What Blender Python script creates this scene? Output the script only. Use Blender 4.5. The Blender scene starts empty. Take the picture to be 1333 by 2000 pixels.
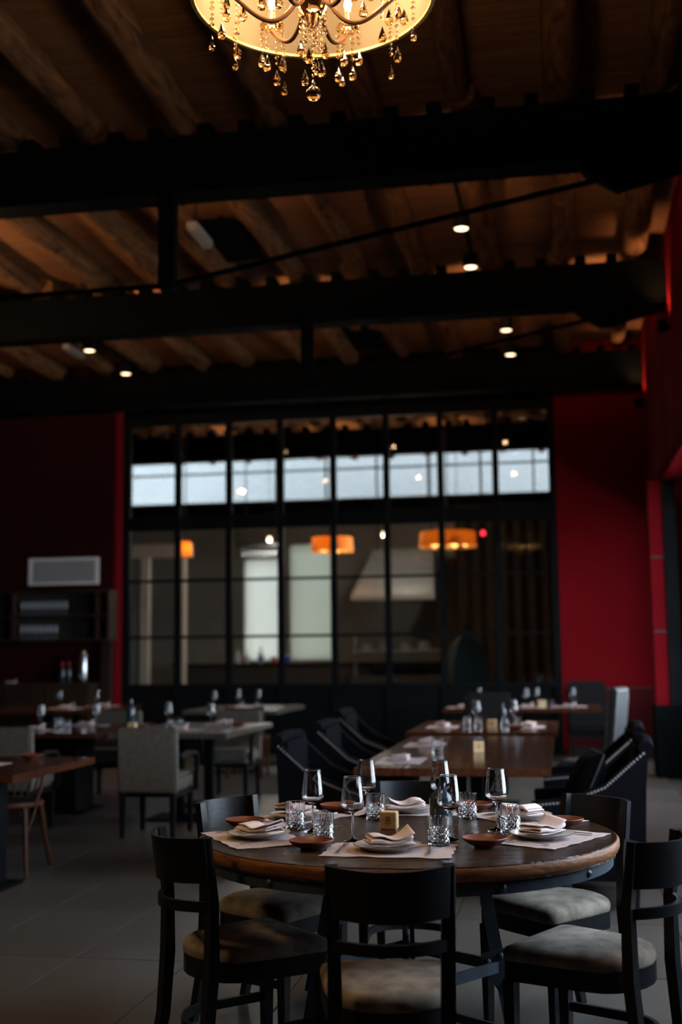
import bpy, bmesh, math, random
from mathutils import Vector, Matrix
random.seed(7)
PI = math.pi
rad = math.radians
scene = bpy.context.scene
COL = scene.collection
# ------------------------------------------------------------------ camera
FPX, IW, IH = 2350.0, 1333.0, 2000.0
YAW, ROLL, PITCH = rad(10.35), rad(0.6), math.atan(279/2350.0)
fw = Vector((-math.sin(YAW)*math.cos(PITCH), math.cos(YAW)*math.cos(PITCH), math.sin(PITCH)))
r0 = Vector((math.cos(YAW), math.sin(YAW), 0)); u0 = r0.cross(fw)
cr, sr = math.cos(ROLL), math.sin(ROLL)
Rv = r0*cr - u0*sr; Uv = r0*sr + u0*cr
cam = bpy.data.cameras.new('camera'); camo = bpy.data.objects.new('camera', cam); COL.objects.link(camo)
m = Matrix((Rv, Uv, -fw)).transposed().to_4x4(); m.translation = Vector((0, 0, 1.40)); camo.matrix_world = m
cam.sensor_fit = 'VERTICAL'; cam.sensor_height = 36.0; cam.lens = FPX/IH*36.0; cam.clip_end = 300
cam.dof.use_dof = True; cam.dof.focus_distance = 4.25; cam.dof.aperture_fstop = 1.7
scene.camera = camo
# ------------------------------------------------------------------ world, exposure
w = bpy.data.worlds.new('sky'); scene.world = w; w.use_nodes = True
bg = w.node_tree.nodes['Background']; bg.inputs[0].default_value = (.56, .65, .73, 1); bg.inputs[1].default_value = 11
sun = bpy.data.lights.new('sun', 'SUN'); sun.energy = 30.0; sun.angle = rad(.6); sun.color = (1, .95, .87)   # falls on the terrace beyond the side windows
suno = bpy.data.objects.new('sun', sun); COL.objects.link(suno); suno.rotation_euler = (0, rad(-35), 0); suno.location = (-20, 8, 30)
vs = scene.view_settings
vs.view_transform = 'Standard'; vs.look = 'None'; vs.gamma = 1; vs.use_curve_mapping = False; vs.exposure = 0.65
cy = scene.cycles
cy.max_bounces = 8; cy.diffuse_bounces = 4; cy.transmission_bounces = 8; cy.glossy_bounces = 4; cy.transparent_max_bounces = 16
cy.caustics_reflective = False; cy.caustics_refractive = False; cy.sample_clamp_indirect = 8.0; cy.use_denoising = True; cy.use_adaptive_sampling = True; cy.adaptive_threshold = .02
def portal(name, loc, rot, sx, sy):       # light portal in a window opening: guides sky sampling, gives off nothing itself
    l = bpy.data.lights.new(name, 'AREA'); l.shape = 'RECTANGLE'; l.size = sx; l.size_y = sy; l.cycles.is_portal = True
    o = bpy.data.objects.new(name, l); COL.objects.link(o); o.location = loc; o.rotation_euler = rot
    return o
# ------------------------------------------------------------------ materials
MATS = {}
def mat(name, col, rough=.6, metal=0, spec=.5, noise=None, bump=None, wave=None, coat=0, trans=0, ior=1.45, emit=None, sheen=0, alpha=None):
    """noise=(scale, colour2, stretch); bump=(scale, strength, stretch); wave=(scale, distortion, colour2)"""
    if name in MATS: return MATS[name]
    M = bpy.data.materials.new(name); M.use_nodes = True; nt = M.node_tree; b = nt.nodes['Principled BSDF']
    b.inputs['Base Color'].default_value = (*col, 1); b.inputs['Roughness'].default_value = rough
    b.inputs['Metallic'].default_value = metal; b.inputs['Specular IOR Level'].default_value = spec
    b.inputs['Coat Weight'].default_value = coat; b.inputs['Coat Roughness'].default_value = .12
    b.inputs['Transmission Weight'].default_value = trans; b.inputs['IOR'].default_value = ior
    b.inputs['Sheen Weight'].default_value = sheen
    if emit: b.inputs['Emission Color'].default_value = (*emit[0], 1); b.inputs['Emission Strength'].default_value = emit[1]
    tc = nt.nodes.new('ShaderNodeTexCoord')
    def mapped(stretch):
        mp = nt.nodes.new('ShaderNodeMapping'); mp.inputs['Scale'].default_value = stretch
        nt.links.new(tc.outputs['Object'], mp.inputs['Vector']); return mp.outputs[0]
    def mixcol(fac, c2, lo=.35, hi=.7):
        r = nt.nodes.new('ShaderNodeValToRGB'); r.color_ramp.elements[0].position = lo; r.color_ramp.elements[1].position = hi
        r.color_ramp.elements[0].color = (*col, 1); r.color_ramp.elements[1].color = (*c2, 1)
        nt.links.new(fac, r.inputs[0]); nt.links.new(r.outputs[0], b.inputs['Base Color'])
    if noise:
        n = nt.nodes.new('ShaderNodeTexNoise'); n.inputs['Scale'].default_value = noise[0]; n.inputs['Detail'].default_value = 6
        nt.links.new(mapped(noise[2] if len(noise) > 2 else (1, 1, 1)), n.inputs['Vector']); mixcol(n.outputs['Fac'], noise[1])
    if wave:
        n = nt.nodes.new('ShaderNodeTexNoise'); n.inputs['Scale'].default_value = wave[0]; n.inputs['Detail'].default_value = 8; n.inputs['Distortion'].default_value = wave[1]
        nt.links.new(mapped(wave[3]), n.inputs['Vector']); mixcol(n.outputs['Fac'], wave[2], .32, .68)
    if bump:
        n2 = nt.nodes.new('ShaderNodeTexNoise'); n2.inputs['Scale'].default_value = bump[0]; n2.inputs['Detail'].default_value = 5
        nt.links.new(mapped(bump[2] if len(bump) > 2 else (1, 1, 1)), n2.inputs['Vector'])
        bp = nt.nodes.new('ShaderNodeBump'); bp.inputs['Strength'].default_value = bump[1]; bp.inputs['Distance'].default_value = .01
        nt.links.new(n2.outputs['Fac'], bp.inputs['Height']); nt.links.new(bp.outputs[0], b.inputs['Normal'])
    MATS[name] = M
    return M
def pane_mat(name, refl=.07, tint=(1, 1, 1)):
    M = bpy.data.materials.new(name); M.use_nodes = True; nt = M.node_tree; nt.nodes.clear()
    o = nt.nodes.new('ShaderNodeOutputMaterial'); mx = nt.nodes.new('ShaderNodeMixShader'); t = nt.nodes.new('ShaderNodeBsdfTransparent'); g = nt.nodes.new('ShaderNodeBsdfGlossy')
    t.inputs[0].default_value = (*tint, 1); g.inputs['Roughness'].default_value = .02; mx.inputs[0].default_value = refl
    nt.links.new(t.outputs[0], mx.inputs[1]); nt.links.new(g.outputs[0], mx.inputs[2]); nt.links.new(mx.outputs[0], o.inputs[0]); MATS[name] = M
    return M
def translucent_mat(name, col, tcol, fac):
    M = bpy.data.materials.new(name); M.use_nodes = True; nt = M.node_tree; nt.nodes.clear()
    o = nt.nodes.new('ShaderNodeOutputMaterial'); mx = nt.nodes.new('ShaderNodeMixShader'); d = nt.nodes.new('ShaderNodeBsdfDiffuse'); t = nt.nodes.new('ShaderNodeBsdfTranslucent')
    d.inputs[0].default_value = (*col, 1); t.inputs[0].default_value = (*tcol, 1); mx.inputs[0].default_value = fac
    nt.links.new(d.outputs[0], mx.inputs[1]); nt.links.new(t.outputs[0], mx.inputs[2]); nt.links.new(mx.outputs[0], o.inputs[0]); MATS[name] = M
    return M
PLASTER_RED = mat('red_plaster', (.185, .005, .009), .85, spec=.05, noise=(1.1, (.165, .004, .008)), bump=(30, .08))
BLACK_STEEL = mat('black_steel', (.005, .0058, .0065), .6, 0, spec=.08, noise=(6, (.007, .008, .009)))
BEAM_STEEL = mat('beam_steel', (.0028, .0036, .0042), .75, 0, spec=.04, noise=(3, (.004, .005, .0058)))
BLUE_STEEL = mat('blued_steel', (.085, .115, .15), .45, .5, noise=(9, (.055, .075, .10)), bump=(60, .1))
LOG = mat('peeled_log', (.25, .12, .052), .85, spec=.1, wave=(4.5, 1.6, (.055, .026, .016), (2.6, .45, 2.6)), bump=(9, 1.0, (3, .5, 3)))
REED = mat('reed_matting', (.19, .09, .042), .85, spec=.2, noise=(2.0, (.105, .048, .024), (.6, 26, 1)), bump=(30, .3, (1, 4, 1)))
TILE = mat('stone_tile', (.098, .091, .082), .30, noise=(1.3, (.072, .066, .061)), bump=(45, .06))
GROUT = mat('grout', (.035, .032, .03), .9, noise=(20, (.045, .04, .04)))
CHAIR_WOOD = mat('black_lacquer_wood', (.007, .008, .011), .38, spec=.32, noise=(8, (.011, .012, .015), (1, 1, 6)), bump=(30, .08, (1, 1, 5)))
VELVET = mat('taupe_velvet', (.30, .262, .215), .9, spec=.1, noise=(13, (.105, .09, .074)), bump=(16, .35), sheen=.1)
TOPWOOD = mat('dark_table_top', (.050, .024, .014), .19, spec=.8, wave=(3.0, 1.5, (.016, .011, .009), (6, .8, 6)), bump=(7, 1.0, (12, 1.2, 12)))
EDGEWOOD = mat('brown_wood_edge', (.34, .130, .042), .5, spec=.3, wave=(6, 1.6, (.13, .048, .018), (1, 1, 7)), bump=(30, .35, (1, 1, 3)))
BROWN_TOP = mat('brown_table_top', (.085, .027, .012), .15, spec=.5, wave=(2.5, 1.0, (.04, .014, .008), (7, .6, 6)), bump=(6, .12, (6, .8, 1)))
GREY_TOP = mat('grey_table_top', (.12, .105, .088), .3, wave=(3, 1, (.07, .06, .05), (5, .7, 5)))
ORANGE_WOOD = mat('orange_wood', (.085, .031, .013), .45, spec=.2, wave=(5, 1, (.055, .020, .009), (3, 3, .6)))
PALE_WOOD = mat('pale_wood', (.85, .62, .36), .55, wave=(7, .5, (.68, .47, .25), (1, 1, 9)))
PRINT = mat('dark_print', (.03, .02, .015), .8)
LINEN = mat('pink_linen', (.80, .68, .67), .9, noise=(14, (.70, .58, .58)), bump=(120, .15))
MATPAPER = mat('placemat_paper', (.56, .47, .47), .85, noise=(18, (.42, .35, .35), (1, 5, 1)), bump=(90, .15))
STONEWARE = mat('grey_stoneware', (.55, .55, .55), .3, noise=(12, (.42, .42, .43)))
RIMBROWN = mat('brown_rim', (.20, .12, .08), .4)
TERRA = mat('terracotta_glaze', (.20, .060, .033), .4, noise=(14, (.145, .042, .024)))
GLASS = mat('clear_glass', (.98, .99, 1), 0, trans=1, ior=1.47)
DARKGLASS = mat('dark_bottle_glass', (.03, .05, .065), .06, spec=.7)
STEEL = mat('polished_steel', (.6, .6, .62), .2, 1)
NAVY = mat('navy_velvet', (.0042, .0045, .0075), .85, spec=.06, noise=(8, (.003, .0032, .005)))
BLACK_LEATHER = mat('black_leather', (.007, .007, .008), .55, spec=.2, bump=(60, .2))
GREY_LEATHER = mat('grey_leather', (.04, .042, .052), .55, spec=.3, bump=(50, .2))
NICKEL = mat('nickel_nail', (.36, .35, .33), .5, .5)
GREYFAB = mat('grey_tweed', (.15, .135, .115), .95, spec=.1, noise=(40, (.105, .092, .078)), bump=(120, .3))
DARKLEG = mat('dark_leg_wood', (.008, .007, .007), .5, spec=.25)
WHITE_METAL = mat('white_metal', (.85, .84, .84), .4)
AMBER = mat('amber_crystal', (1, .66, .34), .03, trans=1, ior=1.55)
BRONZE = mat('bronze_arm', (.10, .042, .022), .4, .5)
BULB = mat('lit_bulb', (1, .8, .5), .5, emit=((1, .62, .26), 9))
LAMPDISC = mat('lit_lamp_disc', (1, .8, .5), .5, emit=((1, .66, .38), 3.0))
REDLED = mat('red_led', (.5, 0, 0), .5, emit=((1, .03, .05), 2.0))
WARMBULB = mat('amber_bulb', (1, .6, .2), .5, emit=((1, .46, .13), 3.0))
PARCH = translucent_mat('parchment_shade', (.135, .112, .085), (.15, .12, .085), .4)
AMBERSHADE = translucent_mat('amber_shade', (.6, .36, .15), (.75, .42, .14), .6)
FROST = translucent_mat('frosted_panel', (.8, .8, .8), (.54, .54, .51), .75)
FROST2 = translucent_mat('frosted_panel_grey', (.65, .67, .62), (.43, .435, .39), .7)
PANE = pane_mat('window_pane', .03, (.93, .96, .97))
TINTPANE = pane_mat('tinted_pane', .05, (.47, .47, .47))
SIDEPANE = pane_mat('side_pane', .06, (.97, .98, 1))
DARKWALL = mat('dark_plaster', (.035, .03, .028), .8, noise=(1, (.05, .042, .038)))
FARWALL = mat('far_room_plaster', (.32, .29, .25), .8, noise=(1, (.25, .22, .19)))
CREAM = mat('cream_wood', (.80, .70, .58), .6, noise=(5, (.68, .59, .48)))
HOODSTEEL = mat('hood_steel', (.33, .34, .34), .38, .5, noise=(2, (.27, .28, .28), (1, 1, 6)))
GREENCLOTH = mat('green_canvas', (.05, .085, .075), .9, noise=(4, (.035, .06, .055)))
GROUNDM = mat('terrace_stone', (.42, .40, .37), .9, noise=(.6, (.36, .34, .31)))
WINEGLASS_FAR = GLASS
BLUEPL = mat('blue_label', (.02, .06, .5), .5); REDPL = mat('red_cap', (.45, .03, .03), .5); WHITEPL = mat('white_bottle', (.7, .7, .7), .5)
CABWOOD = mat('cabinet_wood', (.04, .023, .016), .6, spec=.2, wave=(4, .8, (.025, .014, .010), (1, 4, 1)))
# ------------------------------------------------------------------ mesh helpers
class MB:
    def __init__(s): s.v = []; s.f = []; s.M = Matrix.Identity(4)
    def add(s, vs, fs):
        o = len(s.v); s.v += [tuple(s.M @ Vector(p)) for p in vs]; s.f += [tuple(i+o for i in f) for f in fs]; return s
    def box(s, c, d, rot=None, taper=1.0, bevel=0.0):
        x, y, z = d[0]/2, d[1]/2, d[2]/2
        if bevel:
            bm = bmesh.new(); bmesh.ops.create_cube(bm, size=1); bmesh.ops.scale(bm, vec=d, verts=bm.verts)
            bmesh.ops.bevel(bm, geom=bm.edges[:], offset=bevel, segments=2, affect='EDGES')
            bm.verts.index_update(); V = [v.co.copy() for v in bm.verts]; Fs = [[v.index for v in f.verts] for f in bm.faces]; bm.free()
        else:
            t = taper
            V = [(-x*t, -y*t, -z), (x*t, -y*t, -z), (x*t, y*t, -z), (-x*t, y*t, -z), (-x, -y, z), (x, -y, z), (x, y, z), (-x, y, z)]
            Fs = [(3, 2, 1, 0), (4, 5, 6, 7), (0, 1, 5, 4), (1, 2, 6, 5), (2, 3, 7, 6), (3, 0, 4, 7)]
        R = (rot.to_matrix() if hasattr(rot, 'to_matrix') else rot) if rot is not None else Matrix.Identity(3)
        return s.add([R @ Vector(p) + Vector(c) for p in V], Fs)
    def b2(s, a, b, **k): return s.box([(a[i]+b[i])/2 for i in range(3)], [abs(b[i]-a[i]) for i in range(3)], **k)
    def sweep(s, pts, sec, up=(0, 0, 1), scales=None, closed=False, cap=True):
        pts = [Vector(p) for p in pts]; n = len(pts); k = len(sec); V = []; up = Vector(up)
        for i, p in enumerate(pts):
            a = pts[(i-1) % n] if (closed or i) else p; b = pts[(i+1) % n] if (closed or i < n-1) else p
            t = (b-a).normalized(); sd = t.cross(up)
            if sd.length < 1e-4: sd = t.cross(Vector((1, 0, 0))) if abs(t.x) < .9 else t.cross(Vector((0, 1, 0)))
            sd.normalize(); v = sd.cross(t); q = scales[i] if scales else 1
            V += [p + sd*(u*q) + v*(h*q) for u, h in sec]
        Fs = []
        for i in range(n if closed else n-1):
            j = (i+1) % n
            for e in range(k):
                g = (e+1) % k; Fs.append((i*k+e, i*k+g, j*k+g, j*k+e))
        if cap and not closed: Fs.append(tuple(range(k))[::-1]); Fs.append(tuple((n-1)*k+e for e in range(k)))
        return s.add(V, Fs)
    def tube(s, pts, r, n=8, **k):
        rr = r if isinstance(r, (list, tuple)) else None
        return s.sweep(pts, [((1 if rr else r)*math.cos(2*PI*i/n), (1 if rr else r)*math.sin(2*PI*i/n)) for i in range(n)], scales=rr, **k)
    def bar(s, a, b, wd, h, up=(0, 0, 1)):
        return s.sweep([a, b], [(-wd/2, -h/2), (wd/2, -h/2), (wd/2, h/2), (-wd/2, h/2)], up=up)
    def lathe(s, prof, n=24, c=(0, 0, 0), fn=None):
        V = []; Fs = []; ring = []
        for j, (r, z) in enumerate(prof):
            if r < 1e-6: ring.append([len(V)]); V.append((c[0], c[1], c[2]+z))
            else:
                ids = []
                for i in range(n):
                    a = 2*PI*i/n; q = fn(a, j, r, z) if fn else r
                    ids.append(len(V)); V.append((c[0]+q*math.cos(a), c[1]+q*math.sin(a), c[2]+z))
                ring.append(ids)
        for j in range(len(prof)-1):
            A, B = ring[j], ring[j+1]
            for i in range(n):
                k = (i+1) % n
                if len(A) == 1 and len(B) == 1: continue
                if len(A) == 1: Fs.append((A[0], B[k], B[i]))
                elif len(B) == 1: Fs.append((A[i], A[k], B[0]))
                else: Fs.append((A[i], A[k], B[k], B[i]))
        return s.add(V, Fs)
    def prism(s, poly, z0, z1):
        n = len(poly)
        return s.add([(x, y, z0) for x, y in poly]+[(x, y, z1) for x, y in poly],
                     [tuple(range(n))[::-1], tuple(range(n, 2*n))]+[(i, (i+1) % n, n+(i+1) % n, n+i) for i in range(n)])
    def grid(s, fn, nu, nv, thick=0):
        V = [Vector(fn(i/nu, j/nv)) for j in range(nv+1) for i in range(nu+1)]; W = nu+1
        Fs = [(j*W+i, j*W+i+1, (j+1)*W+i+1, (j+1)*W+i) for j in range(nv) for i in range(nu)]
        if thick:
            N = len(V); V2 = [v-Vector((0, 0, thick)) for v in V]
            F2 = [tuple(i+N for i in f[::-1]) for f in Fs]
            E = [i for i in range(nu)]; edge = []
            edge += [(i, i+1) for i in range(nu)]; edge += [(nu+j*W, nu+(j+1)*W) for j in range(nv)]
            edge += [(nv*W+i+1, nv*W+i) for i in range(nu)]; edge += [((j+1)*W, j*W) for j in range(nv)]
            Fs = Fs+F2+[(b, a, a+N, b+N) for a, b in edge]; V = V+V2
        return s.add(V, Fs)
def mesh_of(mb, material, name, smooth=True, angle=35):
    me = bpy.data.meshes.new(name); me.from_pydata(mb.v, [], mb.f)
    bm = bmesh.new(); bm.from_mesh(me); bmesh.ops.recalc_face_normals(bm, faces=bm.faces[:]); bm.to_mesh(me); bm.free()
    if smooth: me.shade_smooth(); me.set_sharp_from_angle(angle=rad(angle))
    me.materials.append(material)
    return me
def obj(name, mb, material, parent=None, loc=(0, 0, 0), rotz=0, smooth=True, angle=35):
    me = mb if isinstance(mb, bpy.types.Mesh) else mesh_of(mb, material, name, smooth, angle)
    o = bpy.data.objects.new(name, me); COL.objects.link(o); o.location = loc; o.rotation_euler = (0, 0, rotz)
    if parent: o.parent = parent
    return o
def tag(o, label=None, cat=None, group=None, kind=None):
    if label: o['label'] = label
    if cat: o['category'] = cat
    if group: o['group'] = group
    if kind: o['kind'] = kind
    return o
def thing(name, label, cat, loc=(0, 0, 0), rotz=0, group=None):
    o = bpy.data.objects.new(name, None); COL.objects.link(o); o.location = loc; o.rotation_euler = (0, 0, rotz); o.empty_display_size = .1
    return tag(o, label, cat, group)
KIDS = {}
def kids(o): return [c for c in COL.objects if c.parent == o]
def dup(root, loc, rotz, label, group=None):
    r = root.copy(); COL.objects.link(r); r.location = loc; r.rotation_euler = (0, 0, rotz); tag(r, label, None, group)
    for ch in KIDS.get(root.name) or KIDS.setdefault(root.name, kids(root)):
        c = ch.copy(); COL.objects.link(c); c.parent = r
        for g in KIDS.get(ch.name) or KIDS.setdefault(ch.name, kids(ch)):
            d = g.copy(); COL.objects.link(d); d.parent = c
    return r
class Proto:
    """first call hands out the original, later calls copies"""
    def __init__(s, root): s.root = root; s.used = False
    def put(s, loc, rotz, label, group=None):
        if not s.used:
            s.used = True; s.root.location = loc; s.root.rotation_euler = (0, 0, rotz); return tag(s.root, label, None, group)
        return dup(s.root, loc, rotz, label, group)
def struct(name, mb, m, parent=None, **k):
    o = obj(name, mb, m, parent, **k)
    if not parent: o['kind'] = 'structure'
    return o
def arc(c, r, a0, a1, n, z=0, ry=None):
    return [(c[0]+r*math.cos(a0+(a1-a0)*i/n), c[1]+(ry or r)*math.sin(a0+(a1-a0)*i/n), z) for i in range(n+1)]
# ------------------------------------------------------------------ setting: floor, walls, ceiling
XR, XL, YB, YW = 1.17, -9.6, -4.0, 17.0          # right wall, left wall, rear wall, window wall
ZC = 5.76                                         # underside of the reed ceiling
fl = struct('floor', MB().b2((XL, YB, -.2), (1.9, 26, -.012)), GROUT)
tag(fl, 'grey stone tiled restaurant floor')
TW, TD = .567, 1.065
tile_me = mesh_of(MB().box((0, 0, -.006), (TW-.006, TD-.006, .012), bevel=.0015), TILE, 'tile')
tx0, ty0 = -1.745, 5.54                           # a joint crossing taken from the picture
for i in range(-14, 7):
    for j in range(-5, 11):
        x, y = tx0+(i+.5)*TW, ty0+(j+.5)*TD
        if x+TW/2 > XR or y > YW-.3 or x < -y*.56-.6 or y < 2.0: continue
        o = obj('tile', tile_me, TILE, fl, (x, y, random.uniform(-.0008, 0)))
struct('ground', MB().b2((1.901, -40, -.5), (60, 60, -.25)), GROUNDM)
struct('ground_bounce_absorber', MB().b2((1.901, -40, -.249), (5.6, 60, -.22)), mat('bounce_absorber_dark', (.05, .042, .034), .8, noise=(3, (.035, .03, .025), (8, .4, 1))))  # unseen dark strip, added to cut light bouncing up off the near ground
struct('ground_beyond', MB().b2((-60, 25.3, -.5), (1.5, 60, -.25)), GROUNDM)
struct('wall_sky_screen', MB().b2((-30, 30, -.25), (20, 30.4, 9.5)), mat('pale_render', (.56, .57, .57), .9, noise=(.5, (.53, .54, .54))))  # pale wall added outside to tone down the sky behind the high windows
# window wall: piers beside the glazing, wall above
SHADED_RED = mat('shaded_red_plaster', (.030, .005, .0065), .85, spec=.05, noise=(1.1, (.038, .005, .006)), bump=(30, .08))  # red plaster with the shade of this wall put into its colour
struct('wall_left_of_window', MB().b2((XL, YW-.24, 0), (-6.46, YW-.221, 6.0)), SHADED_RED)
wn = struct('wall_window', MB().b2((XL, YW-.22, 0), (-6.42, YW+.1, 6.0)).b2((-6.46, YW-.24, 0), (-6.42, YW-.22, 6.0)).b2((-.03, YW, 0), (1.9, YW+.1, 6.0)), PLASTER_RED)
struct('wall_header', MB().b2((-6.42, YW+.02, 4.98), (-.03, YW+.1, 6.0)), BEAM_STEEL)
struct('trim_1', MB().b2((0.02, YW-.03, .90), (1.6-.06, YW-.002, .925), bevel=.004), ORANGE_WOOD)          # dado rail
struct('trim_4', MB().b2((0.02, YW-.02, .121), (1.54, YW-.002, .899), bevel=.004), mat('wine_wainscot', (.075, .006, .009), .7, spec=.1, noise=(3, (.06, .005, .007))))
struct('trim_2', MB().b2((0.02, YW-.05, 0), (1.6-.06, YW-.002, .12), bevel=.004), mat('dark_baseboard', (.02, .014, .012), .5))
# right wall with daylight windows over a black plinth
SILL, HEAD = .80, 3.25; X2 = 1.60                 # windows stand back in an alcove under the upper wall
WIN = [(4.0, 7.4), (10.2, 13.6), (14.75, 16.15)]
mb = MB()
mb.b2((X2, YB, 0), (X2+.25, YW+.1, SILL)).b2((X2, YB, HEAD), (X2+.25, YW+.1, HEAD+.1))
ys = [YB]+[v for ab in WIN for v in ab]+[YW+.1]
for a, b in zip(ys[0::2], ys[1::2]): mb.b2((X2, a, SILL), (X2+.25, b, HEAD))
mb.b2((XR, YB, HEAD+.1), (X2+.25, YW+.1, 6.0))                                                     # upper wall and soffit
struct('wall_right', mb, PLASTER_RED)
struct('baseboard_right', MB().b2((X2-.05, YB, 0), (X2-.002, YW-.001, .78), bevel=.01), BEAM_STEEL)
pi_ = tag(struct('wall_pier', MB().b2((1.01, 14.12, .80), (1.165, 14.5, HEAD+.1)), PLASTER_RED), 'red pier at the right wall')
obj('base', MB().b2((.985, 14.08, 0), (1.32, 14.119, .80), bevel=.008), BEAM_STEEL, pi_); obj('base', MB().b2((.985, 14.12, 0), (1.31, 14.52, .799), bevel=.004), BEAM_STEEL, pi_)
obj('steel_jamb', MB().b2((1.166, 14.09, .80), (1.31, 14.5, HEAD+.1)), BLACK_STEEL, pi_)
for z in (1.62, 2.46): obj('joint_strip', MB().b2((1.011, 14.114, z), (1.165, 14.119, z+.022)), DARKWALL, pi_)
struct('wall_left', MB().b2((XL-.2, YB, -.1), (XL, 26, 6.1)), DARKWALL)
struct('wall_rear', MB().b2((XL-.2, YB-.2, -.1), (1.9, YB, 6.1)), DARKWALL)
for n, (a, b, XR_) in enumerate([(*ab, X2) for ab in WIN]):
    wo = struct('window_%d' % (n+2), MB().b2((XR_+.002, a, SILL), (XR_+.08, b, SILL+.07)).b2((XR_+.002, a, HEAD-.07), (XR_+.08, b, HEAD)).b2((XR_+.002, a, SILL+.07), (XR_+.002, a+.07, HEAD-.07)).b2((XR_+.002, b-.07, SILL+.07), (XR_+.08, b, HEAD-.07)), BLACK_STEEL)
    nb = 4 if b-a > 2 else 2
    for k in range(1, nb):
        y = a+(b-a)*k/nb; obj('mullion', MB().b2((XR_+.012, y-.025, SILL+.07), (XR_+.07, y+.025, HEAD-.07)), BLACK_STEEL, wo)
    obj('transom', MB().b2((XR_+.015, a+.07, 2.45), (XR_+.065, b-.07, 2.5)), BLACK_STEEL, wo)
    for k in range(nb): obj('pane', MB().b2((XR_+.037, a+(b-a)*k/nb+.02, SILL+.05), (XR_+.043, a+(b-a)*(k+1)/nb-.02, HEAD-.05)), SIDEPANE, wo)
    portal('daylight_portal', (XR_+.24, (a+b)/2, (SILL+HEAD)/2), (0, rad(90), 0), HEAD-SILL, b-a)
# ceiling: roof slab, reeds, logs
ce = struct('ceiling', MB().b2((XL-.2, YB-.2, ZC+.12), (1.9, 26.2, ZC+.4)), DARKWALL)
mb = MB(); V = []; Fs = []; y = 5.6; RP = .026
while y < 26:
    z = ZC+random.uniform(-.006, .006); w_ = RP*random.uniform(.8, 1.25); b = len(V)
    for x in (XL, XL/2-1, XR): V += [(x, y, z+.014), (x, y+w_*.25, z+.003), (x, y+w_*.5, z), (x, y+w_*.75, z+.003), (x, y+w_, z+.014)]
    for i in range(2):
        for e in range(4): Fs.append((b+i*5+e, b+i*5+e+1, b+(i+1)*5+e+1, b+(i+1)*5+e))
    y += w_
mb.add(V, Fs)
rd = obj('reed_matting', mb, REED, ce, angle=60); rd['kind'] = 'stuff'
rd2 = obj('reed_matting', MB().b2((XL, YB, ZC+.02), (XR, 5.6, ZC+.06)), REED, ce)
BEAMS = [1.1, 4.95, 8.80, 12.65, 16.48]
LX = [.833-.737*k for k in range(14)]
def log_mesh(L, seed):
    rn = random.Random(seed); n = 11; pts = []; rs = []; ph = rn.uniform(0, 6); base = rn.uniform(.115, .14)
    for i in range(n):
        t = i/(n-1); pts.append((.035*math.sin(2.6*t+ph), t*L, .014*math.sin(5*t+ph*2)))
        rs.append(base*(1-.16*t)+rn.uniform(-.008, .008))
    return mesh_of(MB().tube(pts, rs, 14), LOG, 'log_rafter', angle=70)
logs = [log_mesh(3.92, s) for s in range(6)]
for bi, yb in enumerate(BEAMS[1:4]):
    for k, x in enumerate(LX):
        if bi == 0 and (x < -4.6): continue
        o = obj('log_rafter', logs[(k*5+bi*2) % 6], LOG, ce, (x+random.uniform(-.03, .03), yb-.04, 5.50+.135)); o.rotation_euler = (0, random.uniform(0, 6), random.uniform(-.012, .012))
        if (k+bi) % 2: o.location.y += 3.92; o.rotation_euler.z += PI
for k in range(11):
    o = obj('log_rafter', logs[k % 6], LOG, ce, (-.2-.78*k, 17.1, 5.635)); o.rotation_euler = (0, k, 0)
    o = obj('log_rafter', logs[(k+2) % 6], LOG, ce, (-.35-.78*k, 21.0, 5.635)); o.rotation_euler = (0, k*2, 0)
# ------------------------------------------------------------------ steel roof beams with trussing
def roof_beam(y, label, post=None, gusset=True, x1=XR):
    t = thing('roof_beam', label, 'beam', (0, y, 5.0), 0, 'dark steel roof beams')
    x0 = XL+.02
    obj('web', MB().b2((x0, -.02, .03), (x1-.01, .02, .43)), BEAM_STEEL, t)
    obj('flange', MB().b2((x0, -.13, 0), (x1-.01, .13, .03), bevel=.004), BEAM_STEEL, t)
    obj('flange', MB().b2((x0, -.13, .43), (x1-.01, .13, .46), bevel=.004), BEAM_STEEL, t)
    obj('cover_plate', MB().b2((x0, -.125, .032), (x1-.012, -.105, .428)), BEAM_STEEL, t)
    blk = mesh_of(MB().b2((-.055, -.12, .46), (.055, .12, .555), bevel=.004), BEAM_STEEL, 'saddle_block')
    for x in LX:
        for sx in (-.205, .205):
            if x0 < x+sx-.06 and x+sx+.06 < x1: obj('saddle_block', blk, BEAM_STEEL, t, (x+sx, 0, 0))
    if post is not None:
        obj('post', MB().b2((post-.065, -.06, -.74), (post+.065, .06, 0), bevel=.006), BEAM_STEEL, t)
        obj('tie_rod', MB().tube([(.45, 0, -.10), (post, 0, -.70)], .022, 10), BEAM_STEEL, t)
        obj('tie_rod', MB().tube([(post, 0, -.70), (post-4.2, 0, -.72)], .022, 10), BEAM_STEEL, t)
    if gusset:
        g = MB(); poly = [(.22, 0), (.26, -.07), (.50, -.22), (x1-.02, -.06), (x1-.02, 0)]
        g.M = Matrix.Rotation(PI/2, 4, 'X'); g.prism(poly, -.05, .05)
        obj('gusset_plate', g, BEAM_STEEL, t)
    return t
roof_beam(BEAMS[1], 'dark steel roof beam overhead, nearest the viewer above the chandelier', None, False)
roof_beam(BEAMS[2], 'nearest dark steel roof beam in view, with hanging post and tie rods', -2.975)
roof_beam(BEAMS[3], 'middle dark steel roof beam, crossing below the track lights', -2.665)
roof_beam(BEAMS[4], 'farthest dark steel roof beam, right above the black gridded window', None, False)
roof_beam(21.3, 'dark steel roof beam seen through the upper panes of the gridded window', None, False, -.05)
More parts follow.
